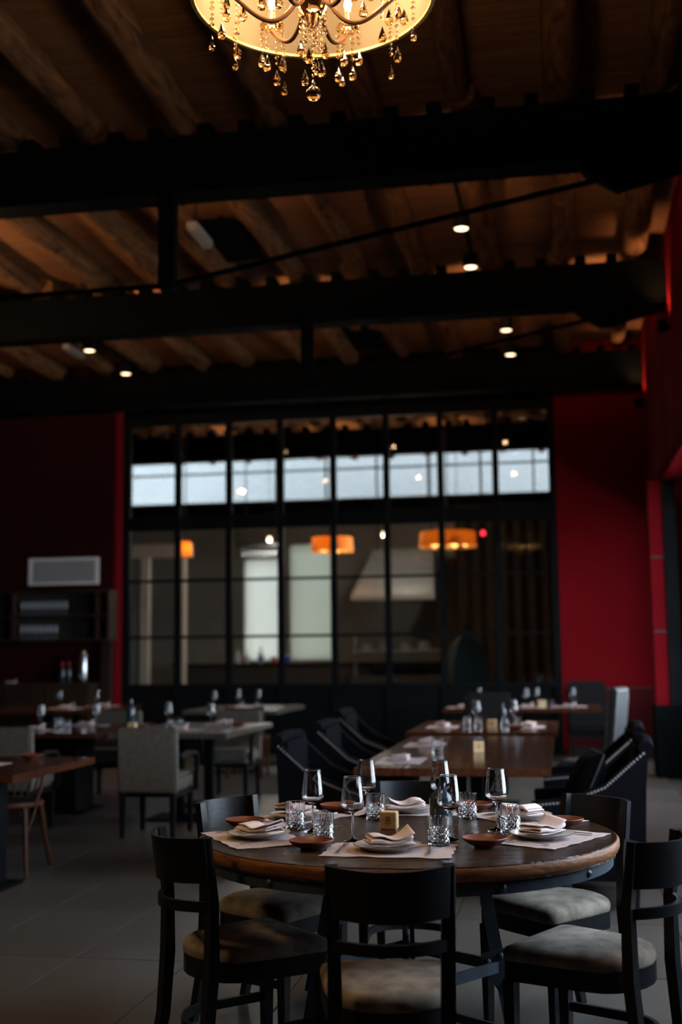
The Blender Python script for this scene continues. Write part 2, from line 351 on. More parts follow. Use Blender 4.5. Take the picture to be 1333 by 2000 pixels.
# ------------------------------------------------------------------ the big gridded window
WX0, WX1 = -6.42, -.03
cx = [WX0+.06+(WX1-WX0-.12)*k/8 for k in range(9)]
zz = [(.10, .92), (1.0, 1.66), (1.70, 2.49), (2.53, 3.26), (3.46, 4.82)]
yg = YW+.05
wf = MB().b2((WX0, YW, 0), (WX0+.10, YW+.1, 4.98)).b2((WX1-.10, YW, 0), (WX1, YW+.1, 4.98)).b2((WX0+.1, YW, 4.84), (WX1-.1, YW+.1, 4.98)).b2((WX0+.1, YW, 0), (WX1-.1, YW+.1, .10))
w1 = struct('window_1', wf, BLACK_STEEL)
for k in range(1, 8): obj('mullion', MB().b2((cx[k]-.045, YW+.005, .1), (cx[k]+.045, YW+.095, 4.84)), BLACK_STEEL, w1)
for k in range(8):
    a = cx[k]+(.05 if k else .04); b = cx[k+1]-(.05 if k < 7 else .04)
    for z0, z1 in ((.92, 1.0), (3.26, 3.46)): obj('transom', MB().b2((a, YW+.01, z0), (b, YW+.09, z1)), BLACK_STEEL, w1)
    for z0, z1 in ((1.66, 1.70), (2.49, 2.53)): obj('glazing_bar', MB().b2((a, YW+.03, z0), (b, YW+.07, z1)), BLACK_STEEL, w1)
    obj('bottom_panel', MB().b2((a, YW+.035, .1), (b, YW+.06, .92)), BLACK_STEEL, w1)
    for z0, z1 in zz[1:]: obj('pane', MB().b2((a-.005, yg-.003, z0), (b+.005, yg+.003, z1)), PANE, w1)
# ------------------------------------------------------------------ far room behind the window
YF = 25.0
pans = [(-6.70, -5.90, 1.3, 3.45), (-5.70, -4.75, 1.3, 3.75)]
mb = MB(); C0, C1 = 4.70, 5.62
mb.b2((XL, YF, C1), (XR+.3, YF+.2, 6.0)).b2((XL, YF, 3.8), (XR+.3, YF+.2, C0)).b2((XL, YF, 0), (XR+.3, YF+.2, 1.3))
mb.b2((XL, YF, 1.3), (-6.70, YF+.2, 3.8)).b2((-5.9, YF, 1.3), (-5.7, YF+.2, 3.8)).b2((-4.75, YF, 1.3), (XR+.3, YF+.2, 3.8)).b2((-6.70, YF, 3.45), (-5.9, YF+.2, 3.8)).b2((-5.7, YF, 3.75), (-4.75, YF+.2, 3.8))
struct('wall_far', mb, FARWALL)
struct('wall_far_right', MB().b2((1.15, YW+.1, -.01), (1.9, YF+.2, 6.1)), FARWALL)
wc = struct('window_7', MB().b2((XL, YF+.05, C0-.04), (XR, YF+.12, C0+.02)).b2((XL, YF+.05, 5.33), (XR, YF+.1, 5.37)), BLACK_STEEL)
for k in range(10): x = -9.3+1.1*k; obj('mullion', MB().b2((x-.02, YF+.06, C0), (x+.02, YF+.1, C1)), BLACK_STEEL, wc)
for k in range(9): x = -9.3+1.1*k; obj('pane', MB().b2((x+.02, YF+.07, C0), (x+1.08, YF+.076, C1)), TINTPANE, wc)
for k, (a, b, z0, z1) in enumerate(pans): struct('window_%d' % (8+k), MB().b2((a, YF+.08, z0), (b, YF+.09, z1)), FROST if k == 0 else FROST2)
portal('daylight_portal', (-4, YF+.3, (C0+C1)/2), (rad(-90), 0, 0), 10.5, C1-C0)
struct('trim_3', MB().b2((XL, YF-.10, 4.42), (XR, YF-.01, 4.66)), BEAM_STEEL)
bc = thing('bar_counter', 'dark bar counter in the far room behind the gridded window', 'counter', (-4.6, 23.6, 0))
obj('front', MB().b2((-3.2, 0, 0), (4.2, .5, 1.2)), DARKWALL, bc); obj('worktop', MB().b2((-3.25, -.06, 1.2), (4.25, .56, 1.25), bevel=.01), CABWOOD, bc)
def bottle_mb(h, r, nr=.3):
    return MB().lathe([(0, 0), (r*.95, 0), (r, .01), (r, h*.58), (r*.9, h*.66), (r*nr, h*.78), (r*nr, h*.97), (r*nr*.9, h), (0, h)], 14)
for n, (x, h, r, mm, cap, lab) in enumerate([(-6.72, .24, .05, WHITEPL, REDPL, 'white bottle with red cap at the left of the far counter'), (-6.50, .28, .055, WHITEPL, WHITEPL, 'tall plain white bottle on the far bar counter'), (-6.30, .20, .05, WHITEPL, WHITEPL, 'short plain white bottle on the far bar counter'),
     (-6.02, .30, .055, WHITEPL, BLUEPL, 'white spray bottle with blue base on the far counter'), (-5.52, .16, .09, BLUEPL, WHITEPL, 'blue tub with white lid on the far counter'), (-5.75, .12, .06, REDPL, REDPL, 'small red tin beside the blue tub on the far counter')]):
    t = thing('bottle', lab, 'bottle', (x, 23.78, 1.25), 0, 'bottles and tubs on the far counter')
    if n == 4 or n == 5:
        obj('body', MB().lathe([(0, 0), (r, 0), (r*1.05, h*.8), (r, h*.82), (0, h*.82)], 14), mm, t); obj('lid', MB().lathe([(r*1.1, h*.82), (r*1.1, h), (0, h)], 14), cap, t)
    else:
        obj('body', bottle_mb(h, r), mm, t); obj('cap', MB().lathe([(r*.36, h*.86), (r*.36, h*1.05), (0, h*1.05)], 10), cap, t)
        if n == 3: obj('label_band', MB().lathe([(r*1.03, h*.1), (r*1.03, h*.4)], 14), BLUEPL, t)
hd = thing('extractor_hood', 'grey steel extractor hood over the kitchen in the far room', 'hood', (-3.1, 23.0, 2.52))
mb = MB(); mb.add([(-.82, -.5, 0), (.75, -.5, 0), (.75, .5, 0), (-.82, .5, 0), (-.45, -.2, .88), (.72, -.2, .88), (.72, .4, .88), (-.45, .4, .88)], [(3, 2, 1, 0), (4, 5, 6, 7), (0, 1, 5, 4), (1, 2, 6, 5), (2, 3, 7, 6), (3, 0, 4, 7)])
obj('canopy', mb, HOODSTEEL, hd); obj('skirt', MB().b2((-.83, -.51, -.10), (.76, .51, -.002)), HOODSTEEL, hd)
for sx in (-.4, .65): obj('hanger', MB().tube([(sx, .1, .88), (sx, .1, ZC+.02-2.52)], .014, 6), DARKLEG, hd)
ks = thing('kitchen_range', 'kitchen cooking range and steel shelf under the grey hood', 'stove', (-3.1, 23.0, 0))
ks.location.y = 22.9
obj('body', MB().b2((-.9, -.1, 0), (.9, .5, 1.0)), DARKWALL, ks); obj('shelf', MB().b2((-.9, -.1, 1.45), (.9, .3, 1.48)), HOODSTEEL, ks); obj('upright', MB().b2((-.9, .25, 1.0), (-.86, .3, 1.8)), HOODSTEEL, ks); obj('upright', MB().b2((.86, .25, 1.0), (.9, .3, 1.8)), HOODSTEEL, ks)
for k, x in enumerate((-.6, -.25, .15, .5)):
    tag(obj('cooking_pot', MB().lathe([(0, 0), (.11, 0), (.12, .02), (.12, .13+.03*(k % 2)), (.125, .14+.03*(k % 2)), (.11, .14+.03*(k % 2)), (.11, .02), (0, .02)], 16), HOODSTEEL, None, (-3.1+x, 22.98, 1.4805)),
        ('leftmost', 'second', 'third', 'rightmost')[k]+' steel pot on the kitchen shelf under the hood', 'pot', 'pots on the kitchen shelf')
fr = thing('door_surround', 'cream painted door surround at the left of the far room', 'door frame', (-7.7, 21.6, 0))
obj('lintel', MB().b2((-.75, -.05, 3.25), (.9, .1, 3.5)), CREAM, fr); obj('jamb', MB().b2((-.08, -.05, 0), (.08, .1, 3.24)), CREAM, fr); obj('jamb', MB().b2((.62, -.05, 0), (.78, .1, 3.24)), CREAM, fr); obj('panel', MB().b2((-.74, .02, .9), (-.09, .06, 3.24)), FARWALL, fr)
cu_ = thing('curtain', 'added dark brown pleated curtain darkening the right panes of the gridded window', 'curtain', (-.55, 23.2, 0))  # guessed cloth, added to darken the right-hand panes
obj('cloth', MB().grid(lambda u, v: ((u-.5)*2.9, .05*math.sin(u*70)*(1-.3*v), .03+v*4.2), 120, 2), mat('brown_curtain', (.05, .035, .028), .9, spec=.05, noise=(3, (.04, .028, .022))), cu_)
obj('rod', MB().tube([(-1.5, 0, 4.26), (1.5, 0, 4.26)], .02, 8), DARKLEG, cu_)
for x in (-1.4, 1.4): obj('hanger', MB().tube([(x, 0, 4.26), (x, 0, ZC+.02)], .01, 6), DARKLEG, cu_)
um = thing('folded_umbrella', 'dark green canvas parasol standing behind the right window panes', 'umbrella', (-1.55, 19.6, 0))
obj('canopy', MB().lathe([(.03, 1.75), (.22, 1.55), (.33, 1.2), (.36, .8), (.30, .75)], 12, fn=lambda a, j, r, z: r*(1+.12*math.cos(6*a))), GREENCLOTH, um); obj('pole', MB().tube([(0, 0, 0), (0, 0, 1.9)], .025), DARKLEG, um); obj('foot', MB().lathe([(0, 0), (.25, 0), (.25, .05), (0, .06)], 16), DARKLEG, um)
rk = thing('glass_rack', 'rack of hanging glasses above the far bar counter', 'rack', (-5.45, 21.6, 3.42))
for k in range(9): obj('rail', MB().b2((-.44+.1*k, -.15, -.014), (-.36+.1*k, .15, -.0023)), DARKLEG, rk)
for y in (-.15, .13): obj('cleat', MB().b2((-.44, y, -.0023), (.44, y+.02, 0)), DARKLEG, rk)
obj('board', MB().b2((-.44, -.15, 0), (.44, .15, .03)), DARKLEG, rk); obj('hanger', MB().tube([(-.3, 0, .03), (-.3, 0, ZC+.02-3.42)], .012), DARKLEG, rk); obj('hanger', MB().tube([(.3, 0, .03), (.3, 0, ZC+.02-3.42)], .012), DARKLEG, rk)
# ------------------------------------------------------------------ glassware prototypes
def wine_mb(h=.22, s=1.0, n=28):
    o = [(0, 0), (.036, 0), (.0365, .002), (.030, .004), (.012, .0075), (.0048, .014), (.0038, .03), (.0038, .085), (.005, .096), (.016, .103), (.031, .1085), (.037, .114), (.0395, .121), (.0405, .130), (.0402, .134), (.0383, .150), (.0360, .170), (.0337, .190), (.0308, .2155), (.0305, .2185), (.0302, .22), (.0297, .2185), (.0298, .2155)]
    i = [(.0327, .190), (.0350, .170), (.0373, .150), (.0392, .134), (.0394, .130), (.0384, .1225), (.036, .1165), (.030, .1115), (.015, .1065), (0, .105)]
    return MB().lathe([(r*s, z*h/.22) for r, z in o+i], n)
def tumbler_mb(n=72, rows=18):
    R, H = .0365, .098; prof = [(0, 0), (R*.8, 0), (R*.93, .002)]; rz = [.004+.056*k/rows for k in range(rows+1)]
    prof += [(R, z) for z in rz]; start = 3; prof += [(R, .0625), (R, .097), (R*.985, .098), (R*.94, .097), (R*.925, .06), (R*.90, .018), (R*.6, .013), (0, .012)]
    def fn(a, j, r, z):
        if start <= j < start+rows+1:
            u = a/(2*PI)*12; v = (z-.004)/.056*3
            p = abs(((u+v) % 1)-.5)*2; q = abs(((u-v) % 1)-.5)*2
            return r-.0042*(1-min(p, q))
        if z > .06 and r > R*.96: return r-.0008*(1 if int(a/(2*PI)*48) % 4 == 0 else 0)
        return r
    return MB().lathe(prof, n, fn=fn)
WINE = mesh_of(wine_mb(), GLASS, 'wine_glass', angle=50); TUMB = mesh_of(tumbler_mb(), GLASS, 'tumbler', angle=8)
WINE_S = mesh_of(wine_mb(n=16), GLASS, 'wine_glass_small', angle=50); TUMB_S = mesh_of(tumbler_mb(24, 6), GLASS, 'tumbler_small', angle=25)
def wine(x, y, z, label, group, small=True): return tag(obj('wine_glass', WINE_S if small else WINE, GLASS, None, (x, y, z)), label, 'wine glass', group)
def tumbler(x, y, z, label, group, small=True, rz=0): return tag(obj('tumbler', TUMB_S if small else TUMB, GLASS, None, (x, y, z), rz), label, 'glass', group)
# rack glasses in the far room
SHELFGLASS = mat('glint_tinted_glass', (.75, .82, .9), .12, trans=.55, ior=1.5)  # milky body colour stands in for highlights on the stem glasses
ORD = ('first', 'second', 'third', 'fourth', 'fifth', 'sixth', 'seventh', 'eighth', 'ninth', 'tenth')
HANG = mesh_of(wine_mb(.2, .72, 12), SHELFGLASS, 'hanging_glass')
for k in range(8):
    o = tag(obj('stem_glass', HANG, GLASS, None, (-5.45-.35+.1*k, 21.6, 3.4186)), ORD[k]+' stem glass from the left in the rack above the far bar', 'wine glass', 'glasses hanging above the far bar'); o.rotation_euler.x = PI
# ------------------------------------------------------------------ tableware prototypes
def plate_parts(t, R=.112):
    obj('dish', MB().lathe([(0, .004), (R*.55, .004), (R*.6, 0), (R*.62, .004), (R*.96, .015), (R*.99, .0165), (R*.96, .0185), (R*.62, .0085), (0, .007)], 40), STONEWARE, t)
    obj('rim', MB().lathe([(R*.97, .0155), (R, .0165), (R, .0185), (R*.97, .0187), (R*.96, .0175)], 40), RIMBROWN, t)
pl = thing('plate', 'grey plate', 'plate'); plate_parts(pl); PLATE = Proto(pl)
SAUCER = mesh_of(MB().lathe([(0, .0), (.034, 0), (.036, .004), (.055, .012), (.070, .023), (.0745, .030), (.0735, .0315), (.068, .027), (.052, .017), (.033, .010), (0, .009)], 36), TERRA, 'saucer', angle=50)
def mat_mesh(seed, wd=.415, dp=.275):
    rn = random.Random(seed); a = rn.uniform(0, 6); b = rn.uniform(0, 6)
    def fn(u, v):
        x = (u-.5)*wd; y = (v-.5)*dp
        if u in (0., 1.): x += .003*math.sin(v*23+a)
        if v in (0., 1.): y += .0035*math.sin(u*29+b)
        return (x, y, .0022+(.0012+.0010*math.sin(u*17+a)*math.sin(v*9+b)) if (abs(u-.5) > .35 or abs(v-.5) > .4) else .0022)
    return mesh_of(MB().grid(fn, 28, 16, .0018), MATPAPER, 'placemat', angle=80)
MATS_M = [mat_mesh(s) for s in range(3)]
def napkin_mesh(seed):
    """linen square folded three times: stacked soft layers joined along a rolled edge, the top flap lifted at one corner"""
    rn = random.Random(seed); mb = MB(); L, D = .15, .085; th = .0028; lift = rn.uniform(.014, .03); ph = rn.uniform(0, 3); am = rn.uniform(.004, .008)
    prof = []; layers = 4; gap = .0068
    for k in range(layers):
        xs = [i/8 for i in range(9)]
        if k % 2: xs = xs[::-1]
        for x in xs: prof.append((x*D-D/2, .004+k*gap, k, x))
        if k < layers-1:
            e = D/2 if k % 2 == 0 else -D/2; sg = 1 if k % 2 == 0 else -1
            for q in (.5,): prof.append((e+sg*gap*.5, .004+k*gap+gap*.5, k+.5, 1 if sg > 0 else 0))
    nu = 18; n = len(prof); V = []
    for i in range(nu+1):
        u = i/nu
        for (y, z, k, x) in prof:
            h = z+am*math.sin(u*5.5+ph)*(.3+k/layers)+(lift*(max(0, u-.55)/.45)**2*(k/(layers-1))*(.35+.65*x))
            h += .010*(k/(layers-1))*math.exp(-((u-.25)/.2)**2)
            shr = 1-.06*k/layers*math.sin(u*3+ph)
            V.append(((u-.5)*L*(1-.03*k)+.006*math.sin(k*2+ph), y*shr+.010*math.sin(u*3+ph)*k/layers, max(h, .002)))
    top = V; N = len(V); W = n
    Fs = [(i*W+j, i*W+j+1, (i+1)*W+j+1, (i+1)*W+j) for i in range(nu) for j in range(n-1)]
    mb.add(V, Fs)
    me = mesh_of(mb, LINEN, 'napkin', angle=75)
    return me
NAPS = [napkin_mesh(s) for s in range(5)]
def napkin(x, y, z, rz, label, group, k=0):
    o = obj('napkin', NAPS[k % 5], LINEN, None, (x, y, z), rz); md = o.modifiers.new('thickness', 'SOLIDIFY'); md.thickness = .0026; md.offset = 0
    return tag(o, label, 'napkin', group)
def fork_mb():
    mb = MB()
    mb.sweep([(0, -.09, .004), (0, -.03, .007), (0, .03, .005), (0, .05, .006)], [(-.004, -.001), (.004, -.001), (.004, .001), (-.004, .001)], scales=[1.4, .8, .6, 1.6])
    for k in (-1.5, -.5, .5, 1.5): mb.sweep([(k*.0045, .048, .006), (k*.005, .07, .005), (k*.005, .095, .010)], [(-.0013, -.001), (.0013, -.001), (.0013, .001), (-.0013, .001)])
    return mb
FORK = mesh_of(fork_mb(), STEEL, 'fork')
KNIFE = mesh_of(MB().sweep([(0, -.10, .004), (0, -.02, .005), (0, -.015, .005), (0, .05, .005), (.003, .10, .004)], [(-.006, -.0018), (.006, -.0018), (.006, .0018), (-.006, .0018)], scales=[1, .8, 1.1, 1.3, .25]), STEEL, 'knife')
def cube_card(x, y, z, rz, label, s=.062):
    t = thing('wooden_cube', label, 'wooden block', (x, y, z), rz, 'small wooden table-number blocks')
    obj('block', MB().box((0, 0, s/2), (s, s*.9, s), bevel=.003), PALE_WOOD, t)
    mb = MB(); f = -s*.45-.0006
    for k in range(8):
        a = k*PI/4; mb.box((.0085*math.cos(a), f, s*.60+.0085*math.sin(a)), (.0034, .0008, .0034)); mb.box((.0045*math.cos(a+.39), f, s*.60+.0045*math.sin(a+.39)), (.0022, .0008, .0022))
    obj('emblem', mb, PRINT, t)
    mb = MB()
    for k in range(6): mb.box(((k-2.5)*.0045, f, s*.36), (.0012, .0008, .005)); mb.box(((k-2.5)*.0045+.0012, f, s*.36+(.002 if k % 2 else -.002)), (.0022, .0008, .001))
    mb.box((.001, f, s*.25), (.004, .0008, .0014))
    obj('lettering', mb, PRINT, t)
    return t
# ------------------------------------------------------------------ round table
TC = Vector((-.575, 4.39)); TR = .745; TZ = .765
rt = thing('round_table', 'large round dark wood table with steel rim in the foreground', 'table', (TC.x, TC.y, 0))
N = 96
def edge_r(a, j, r, z): return r+.002*math.sin(a*7+1)+.0012*math.sin(a*17) if r > TR-.02 else r
prof = [(0, TZ-.048), (.70, TZ-.048), (TR-.012, TZ-.048), (TR-.004, TZ-.040), (TR, TZ-.03), (TR-.001, TZ-.012), (TR-.006, TZ-.004), (.70, TZ-.0035)]
obj('table_edge', MB().lathe(prof, N, fn=edge_r), EDGEWOOD, rt)
def plank(x0, x1):
    nn = 10; poly = []
    R = TR-.009
    def e(x): return math.sqrt(max(0, R*R-x*x))
    poly = [(x0+(x1-x0)*i/nn, -e(x0+(x1-x0)*i/nn)) for i in range(nn+1)]+[(x1-(x1-x0)*i/nn, e(x1-(x1-x0)*i/nn)) for i in range(nn+1)]
    cl = []
    for p in poly:
        if not cl or (Vector(p)-Vector(cl[-1])).length > 1e-4: cl.append(p)
    if (Vector(cl[0])-Vector(cl[-1])).length < 1e-4: cl.pop()
    return cl
e_ = [-.737, -.50, -.25, -.01, .24, .49, .737]
for k in range(6):
    o = obj('plank', MB().prism(plank(e_[k]+.0008, e_[k+1]-.0008), TZ-.0475, TZ), TOPWOOD, rt); o.rotation_euler.z = rad(90+8)
obj('steel_rim', MB().lathe([(TR-.045, TZ-.088), (TR-.022, TZ-.088), (TR-.022, TZ-.049), (TR-.045, TZ-.049), (TR-.045, TZ-.088)], N), BLUE_STEEL, rt)
bolt = mesh_of(MB().lathe([(.012, 0), (.012, .003), (.008, .007), (0, .009)], 10), STEEL, 'bolt')
bolt2 = mesh_of(MB().lathe([(.012, 0), (.012, .003), (.008, .007), (0, .009)], 10), BLUE_STEEL, 'bolt')
for k in range(12):
    a = rad(-59+30*k); o = obj('bolt', bolt2, BLUE_STEEL, rt, ((TR-.0222)*math.cos(a), (TR-.0222)*math.sin(a), TZ-.069)); o.rotation_euler = (0, PI/2, a)
ANG = [rad(10+90*k) for k in range(4)]
def lp(a, z): q = .375-(.375-.255)*z/.68; return Vector((q*math.cos(a), q*math.sin(a), z))
for a in ANG:
    tn = Vector((-math.sin(a), math.cos(a), 0))
    lg = obj('leg', MB().sweep([lp(a, 0), lp(a, .677)], [(-.022, -.007), (.022, -.007), (.022, .007), (-.022, .007)], up=tn), BLUE_STEEL, rt)
    od = Vector((math.cos(a), math.sin(a), 0)); e1, e2 = -tn*.0075, -tn*.0135
    pl_ = [(-.06, .345), (.030, .365), (.034, .22), (-.022, .22), (-.06, .285)]
    q_ = [lp(a, z)+od*dx for dx, z in pl_]; n_ = len(q_)
    gp = obj('gusset_plate', MB().add([p+e1 for p in q_]+[p+e2 for p in q_], [tuple(range(n_)), tuple(range(n_, 2*n_))]+[(i, (i+1) % n_, n_+(i+1) % n_, n_+i) for i in range(n_)]), BLUE_STEEL, rt)
    for dx, dz in ((-.040, .318), (.010, .338), (.010, .245)):
        o = obj('bolt', bolt2, BLUE_STEEL, gp, lp(a, dz)+od*dx+e2); o.rotation_euler = (PI/2, 0, a)
    b = a+PI/2
    for z in (.30, .075): obj('stretcher', MB().bar(lp(a, z), lp(b, z), .012, .038 if z > .2 else .03), BLUE_STEEL, rt)
obj('cross_bar', MB().bar((-.70, 0, .69-.012), (.70, 0, .69-.012), .05, .02).bar((0, -.70, .69-.012), (0, .70, .69-.012), .05, .018), BLUE_STEEL, rt)
# ---- round table settings: centre, outward angle
SET = [((-.575, 3.975), -90, 'nearest'), ((-1.08, 4.185), 213, 'near-left'), ((-1.065, 4.70), 150, 'back-left'), ((-.655, 4.955), 97, 'farthest'), ((-.17, 4.80), 45, 'back-right'), ((-.075, 4.30), -28, 'near-right')]
for k, ((x, y), a, nm) in enumerate(SET):
    rz = rad(a+90); pt = 'at the %s place of the round table' % nm
    tag(obj('placemat', MATS_M[k % 3], MATPAPER, None, (x, y, TZ), rz), 'pale ragged-edged placemat '+pt, 'placemat', 'placemats on the round table')
    c, s = math.cos(rz), math.sin(rz); P = lambda u, v: (x+c*u-s*v, y+s*u+c*v)
    PLATE.put((*P(-.01, .015), TZ+.0042), rz, 'grey stoneware plate with brown rim '+pt, 'plates on the round table')
    napkin(*P(-.005, .015), TZ+.0185, rz+random.uniform(-.5, .5)+.3, 'folded pale pink linen napkin on plate '+pt, 'napkins on the round table', k)
    tag(obj('fork', FORK, STEEL, None, (*P(-.158, -.005), TZ+.0035), rz), 'steel fork '+pt, 'fork', 'forks on the round table')
    tag(obj('knife', KNIFE, STEEL, None, (*P(.135, -.0), TZ+.0035), rz), 'steel knife '+pt, 'knife', 'knives on the round table')
for k, (x, y, nm) in enumerate([(-.727, 4.144, 'left of the nearest plate, behind the crystal tumbler'), (-.915, 4.375, 'at the near-left of the round table'), (-.785, 4.80, 'at the back-left, behind the wooden block'), (-.256, 4.474, 'at the right, standing alone before the dark armchair'), (-.405, 4.225, 'near the table middle, in front of the dark bottle'), (-.49, 4.79, 'behind the dark bottle on the round table')]):
    wine(x, y, TZ, 'tall clear wine glass '+nm, 'wine glasses on the round table', False)
for k, (x, y, nm) in enumerate([(-.995, 4.44, 'at the left, before the near-left wine glass'), (-.828, 4.135, 'between the near terracotta saucer and the nearest wine glass'), (-.735, 4.70, 'behind the wooden block on the round table'), (-.385, 4.775, 'behind the middle wine glass, farthest on the right'), (-.205, 4.405, 'rightmost, beside the near-right plate'), (-.428, 4.09, 'nearest the viewer, right of the nearest plate')]):
    tumbler(x, y, TZ, 'cut crystal tumbler '+nm, 'cut tumblers on the round table', False, k*.3)
for k, (x, y, nm) in enumerate([(-1.19, 4.455, 'between the near-left and back-left plates'), (-.925, 4.93, 'at the far side, left of the farthest plate'), (-.84, 3.985, 'left of the nearest plate'), (-.02, 4.60, 'between the back-right and near-right plates'), (-.277, 4.10, 'right of the nearest plate'), (-.375, 5.02, 'at the far side, right of the farthest plate')]):
    tag(obj('saucer', SAUCER, TERRA, None, (x, y, TZ)), 'brown terracotta saucer on the round table, '+nm, 'saucer', 'terracotta saucers on the round table')
cube_card(-.650, 4.48, TZ, rad(-2), 'pale wooden block with flower emblem in the middle of the round table')
def dark_bottle(x, y, z, label, h=.21, r=.044):
    t = thing('bottle', label, 'bottle', (x, y, z), 0, 'dark bottles on the tables')
    obj('body', bottle_mb(h, r, .36), DARKGLASS, t); obj('cap', MB().lathe([(r*.42, h*.93), (r*.42, h*1.02), (0, h*1.02)], 12), BLACK_STEEL, t)
    return t
dark_bottle(-.47, 4.60, TZ, 'dark glass bottle behind the wine glass on the round table', .165)
# ------------------------------------------------------------------ black dining chairs of the round table
def seat_outline(w_f=.205, w_b=.155, d=.205, n=9):
    """rounded trapezoid, rounder at the back; front is +y"""
    pts = [(-w_f+.03, d), (w_f-.03, d)]
    pts += [(w_f-.03+.03*math.sin(t), d-.03+.03*math.cos(t)) for t in [PI/8*i for i in range(1, 5)]]
    pts += [(w_f-(w_f-w_b)*.35, -.02)]
    for i in range(n+1):
        t = PI*i/n; pts.append(((w_b+.02)*math.cos(t), -d*.45-(d*.60)*math.sin(t)))
    pts += [(-(w_f-(w_f-w_b)*.35), -.02)]
    pts += [(-w_f+.03-.03*math.cos(t), d-.03+.03*math.sin(t)) for t in [PI/8*i for i in range(0, 4)]]
    return pts
def dining_chair():
    t = thing('dining_chair', 'x', 'chair')
    out = seat_outline()
    def ring(s, z): return [(x*s, y*s, z) for x, y in out]
    mb = MB(); n = len(out); V = []; L = [(.985, .425), (1.0, .432), (1.005, .448), (.97, .463), (.88, .473), (.70, .480), (.40, .484)]
    for s, z in L: V += ring(s, z)
    V.append((0, 0, .485)); Fs = [tuple(range(n))[::-1]]
    for j in range(len(L)-1): Fs += [(j*n+i, j*n+(i+1) % n, (j+1)*n+(i+1) % n, (j+1)*n+i) for i in range(n)]
    Fs += [((len(L)-1)*n+i, (len(L)-1)*n+(i+1) % n, len(V)-1) for i in range(n)]
    mb.add(V, Fs); obj('seat_cushion', mb, VELVET, t, angle=70)
    mb = MB(); mb.prism([(x*.99, y*.99) for x, y in out], .365, .4245); obj('seat_frame', mb, CHAIR_WOOD, t)
    for sx in (-1, 1):
        obj('leg', MB().box((sx*.180, .180, .1825), (.040, .040, .365), taper=.72), CHAIR_WOOD, t)
        P = [(sx*.150, -.290, 0), (sx*.152, -.238, .22), (sx*.154, -.222, .42), (sx*.156, -.222, .62), (sx*.160, -.248, .828)]
        obj('rear_post', MB().sweep(P, [(-.018, -.016), (.018, -.016), (.018, .016), (-.018, .016)], up=(0, 1, 0), scales=[.85, 1.05, 1.15, 1, .85]), CHAIR_WOOD, t)
    def curved(z0, z1, x, y0, bow, th, y1=None):
        mb = MB(); n = 14; V = []; Fs = []
        for i in range(n+1):
            u = -1+2*i/n; 
            for (z, yy) in ((z0, y0), (z1, y1 if y1 is not None else y0)):
                dip = -.006*(1-u*u) if z1-z0 > .08 else 0
                yb = yy-bow*(1-u*u)
                V += [(u*x, yb-th/2, z+dip), (u*x, yb+th/2, z+dip)]
        for i in range(n):
            a = i*4; b = a+4; Fs += [(a, b, b+2, a+2), (a+1, a+3, b+3, b+1), (a, a+1, b+1, b), (a+2, b+2, b+3, a+3)]
        Fs += [(0, 2, 3, 1), (n*4, n*4+1, n*4+3, n*4+2)]
        return mb.add(V, Fs)
    obj('backrest', curved(.688, .828, .179, -.226, .088, .016, -.245), CHAIR_WOOD, t, angle=50)
    obj('back_rail', curved(.595, .627, .170, -.218, .088, .020), CHAIR_WOOD, t, angle=50)
    hoop = [(-.180, .16, .205)]+[(.185*math.cos(PI-PI*i/14)*(1 if 1 else 0), -.06-.155*math.sin(PI*i/14), .205) for i in range(15)]+[(.180, .16, .205)]
    obj('hoop_stretcher', MB().sweep(hoop, [(-.008, -.015), (.008, -.015), (.008, .015), (-.008, .015)]), CHAIR_WOOD, t)
    return t
DC = Proto(dining_chair())
for (x, y, a, lab) in [(-.530, 3.60, 100, 'nearest black dining chair, its back to the viewer at the round table'),
                       (-1.075, 4.06, 45, 'black dining chair at the near left of the round table'),
                       (-1.13, 4.685, -25, 'black dining chair at the back left of the round table'),
                       (-.68, 5.27, -87, 'black dining chair at the far side of the round table'),
                       (-.07, 4.82, 225, 'black dining chair at the back right of the round table'),
                       (.045, 4.10, 152, 'black dining chair at the near right of the round table')]:
    DC.put((x, y, 0), rad(a-90), lab+', taupe velvet seat', 'black dining chairs around the round table')
# ------------------------------------------------------------------ rectangular tables
def rect_table(name, label, x0, x1, y0, y1, top, kind='post', z=.75, th=.045):
    cx_, cy_ = (x0+x1)/2, (y0+y1)/2; t = thing(name, label, 'table', (cx_, cy_, 0)); w2, d2 = (x1-x0)/2, (y1-y0)/2
    n = max(3, round((x1-x0)/.3)) if (y1-y0) > (x1-x0) else max(3, round((y1-y0)/.3))
    for k in range(n):
        if (y1-y0) > (x1-x0): a, b = -w2+2*w2*k/n, -w2+2*w2*(k+1)/n; obj('plank', MB().b2((a+.0006, -d2, z-th), (b-.0006, d2, z), bevel=.004), top, t)
        else: a, b = -d2+2*d2*k/n, -d2+2*d2*(k+1)/n; obj('plank', MB().b2((-w2, a+.0006, z-th), (w2, b-.0006, z), bevel=.004), top, t)
    ps = [-.55*d2, .55*d2] if d2 > .6 else [0]
    if kind == 'post':
        for p in ps:
            obj('base_plate', MB().b2((-.25, p-.25, 0), (.25, p+.25, .015), bevel=.004), BLACK_STEEL, t); obj('column', MB().b2((-.04, p-.04, .015), (.04, p+.04, z-th-.02)), BLACK_STEEL, t); obj('bracket', MB().b2((-.22, p-.22, z-th-.02), (.22, p+.22, z-th)), BLACK_STEEL, t)
    elif kind == 'box':
        obj('pedestal', MB().b2((-.22, -.22, .02), (.22, .22, z-th)), BLACK_STEEL, t); obj('base_plate', MB().b2((-.32, -.26, 0), (.32, .26, .02)), BLACK_STEEL, t)
    return t
rect_table('dining_table', 'long brown polished wood table right behind the round table', -1.22, -.09, 6.98, 9.7, BROWN_TOP)
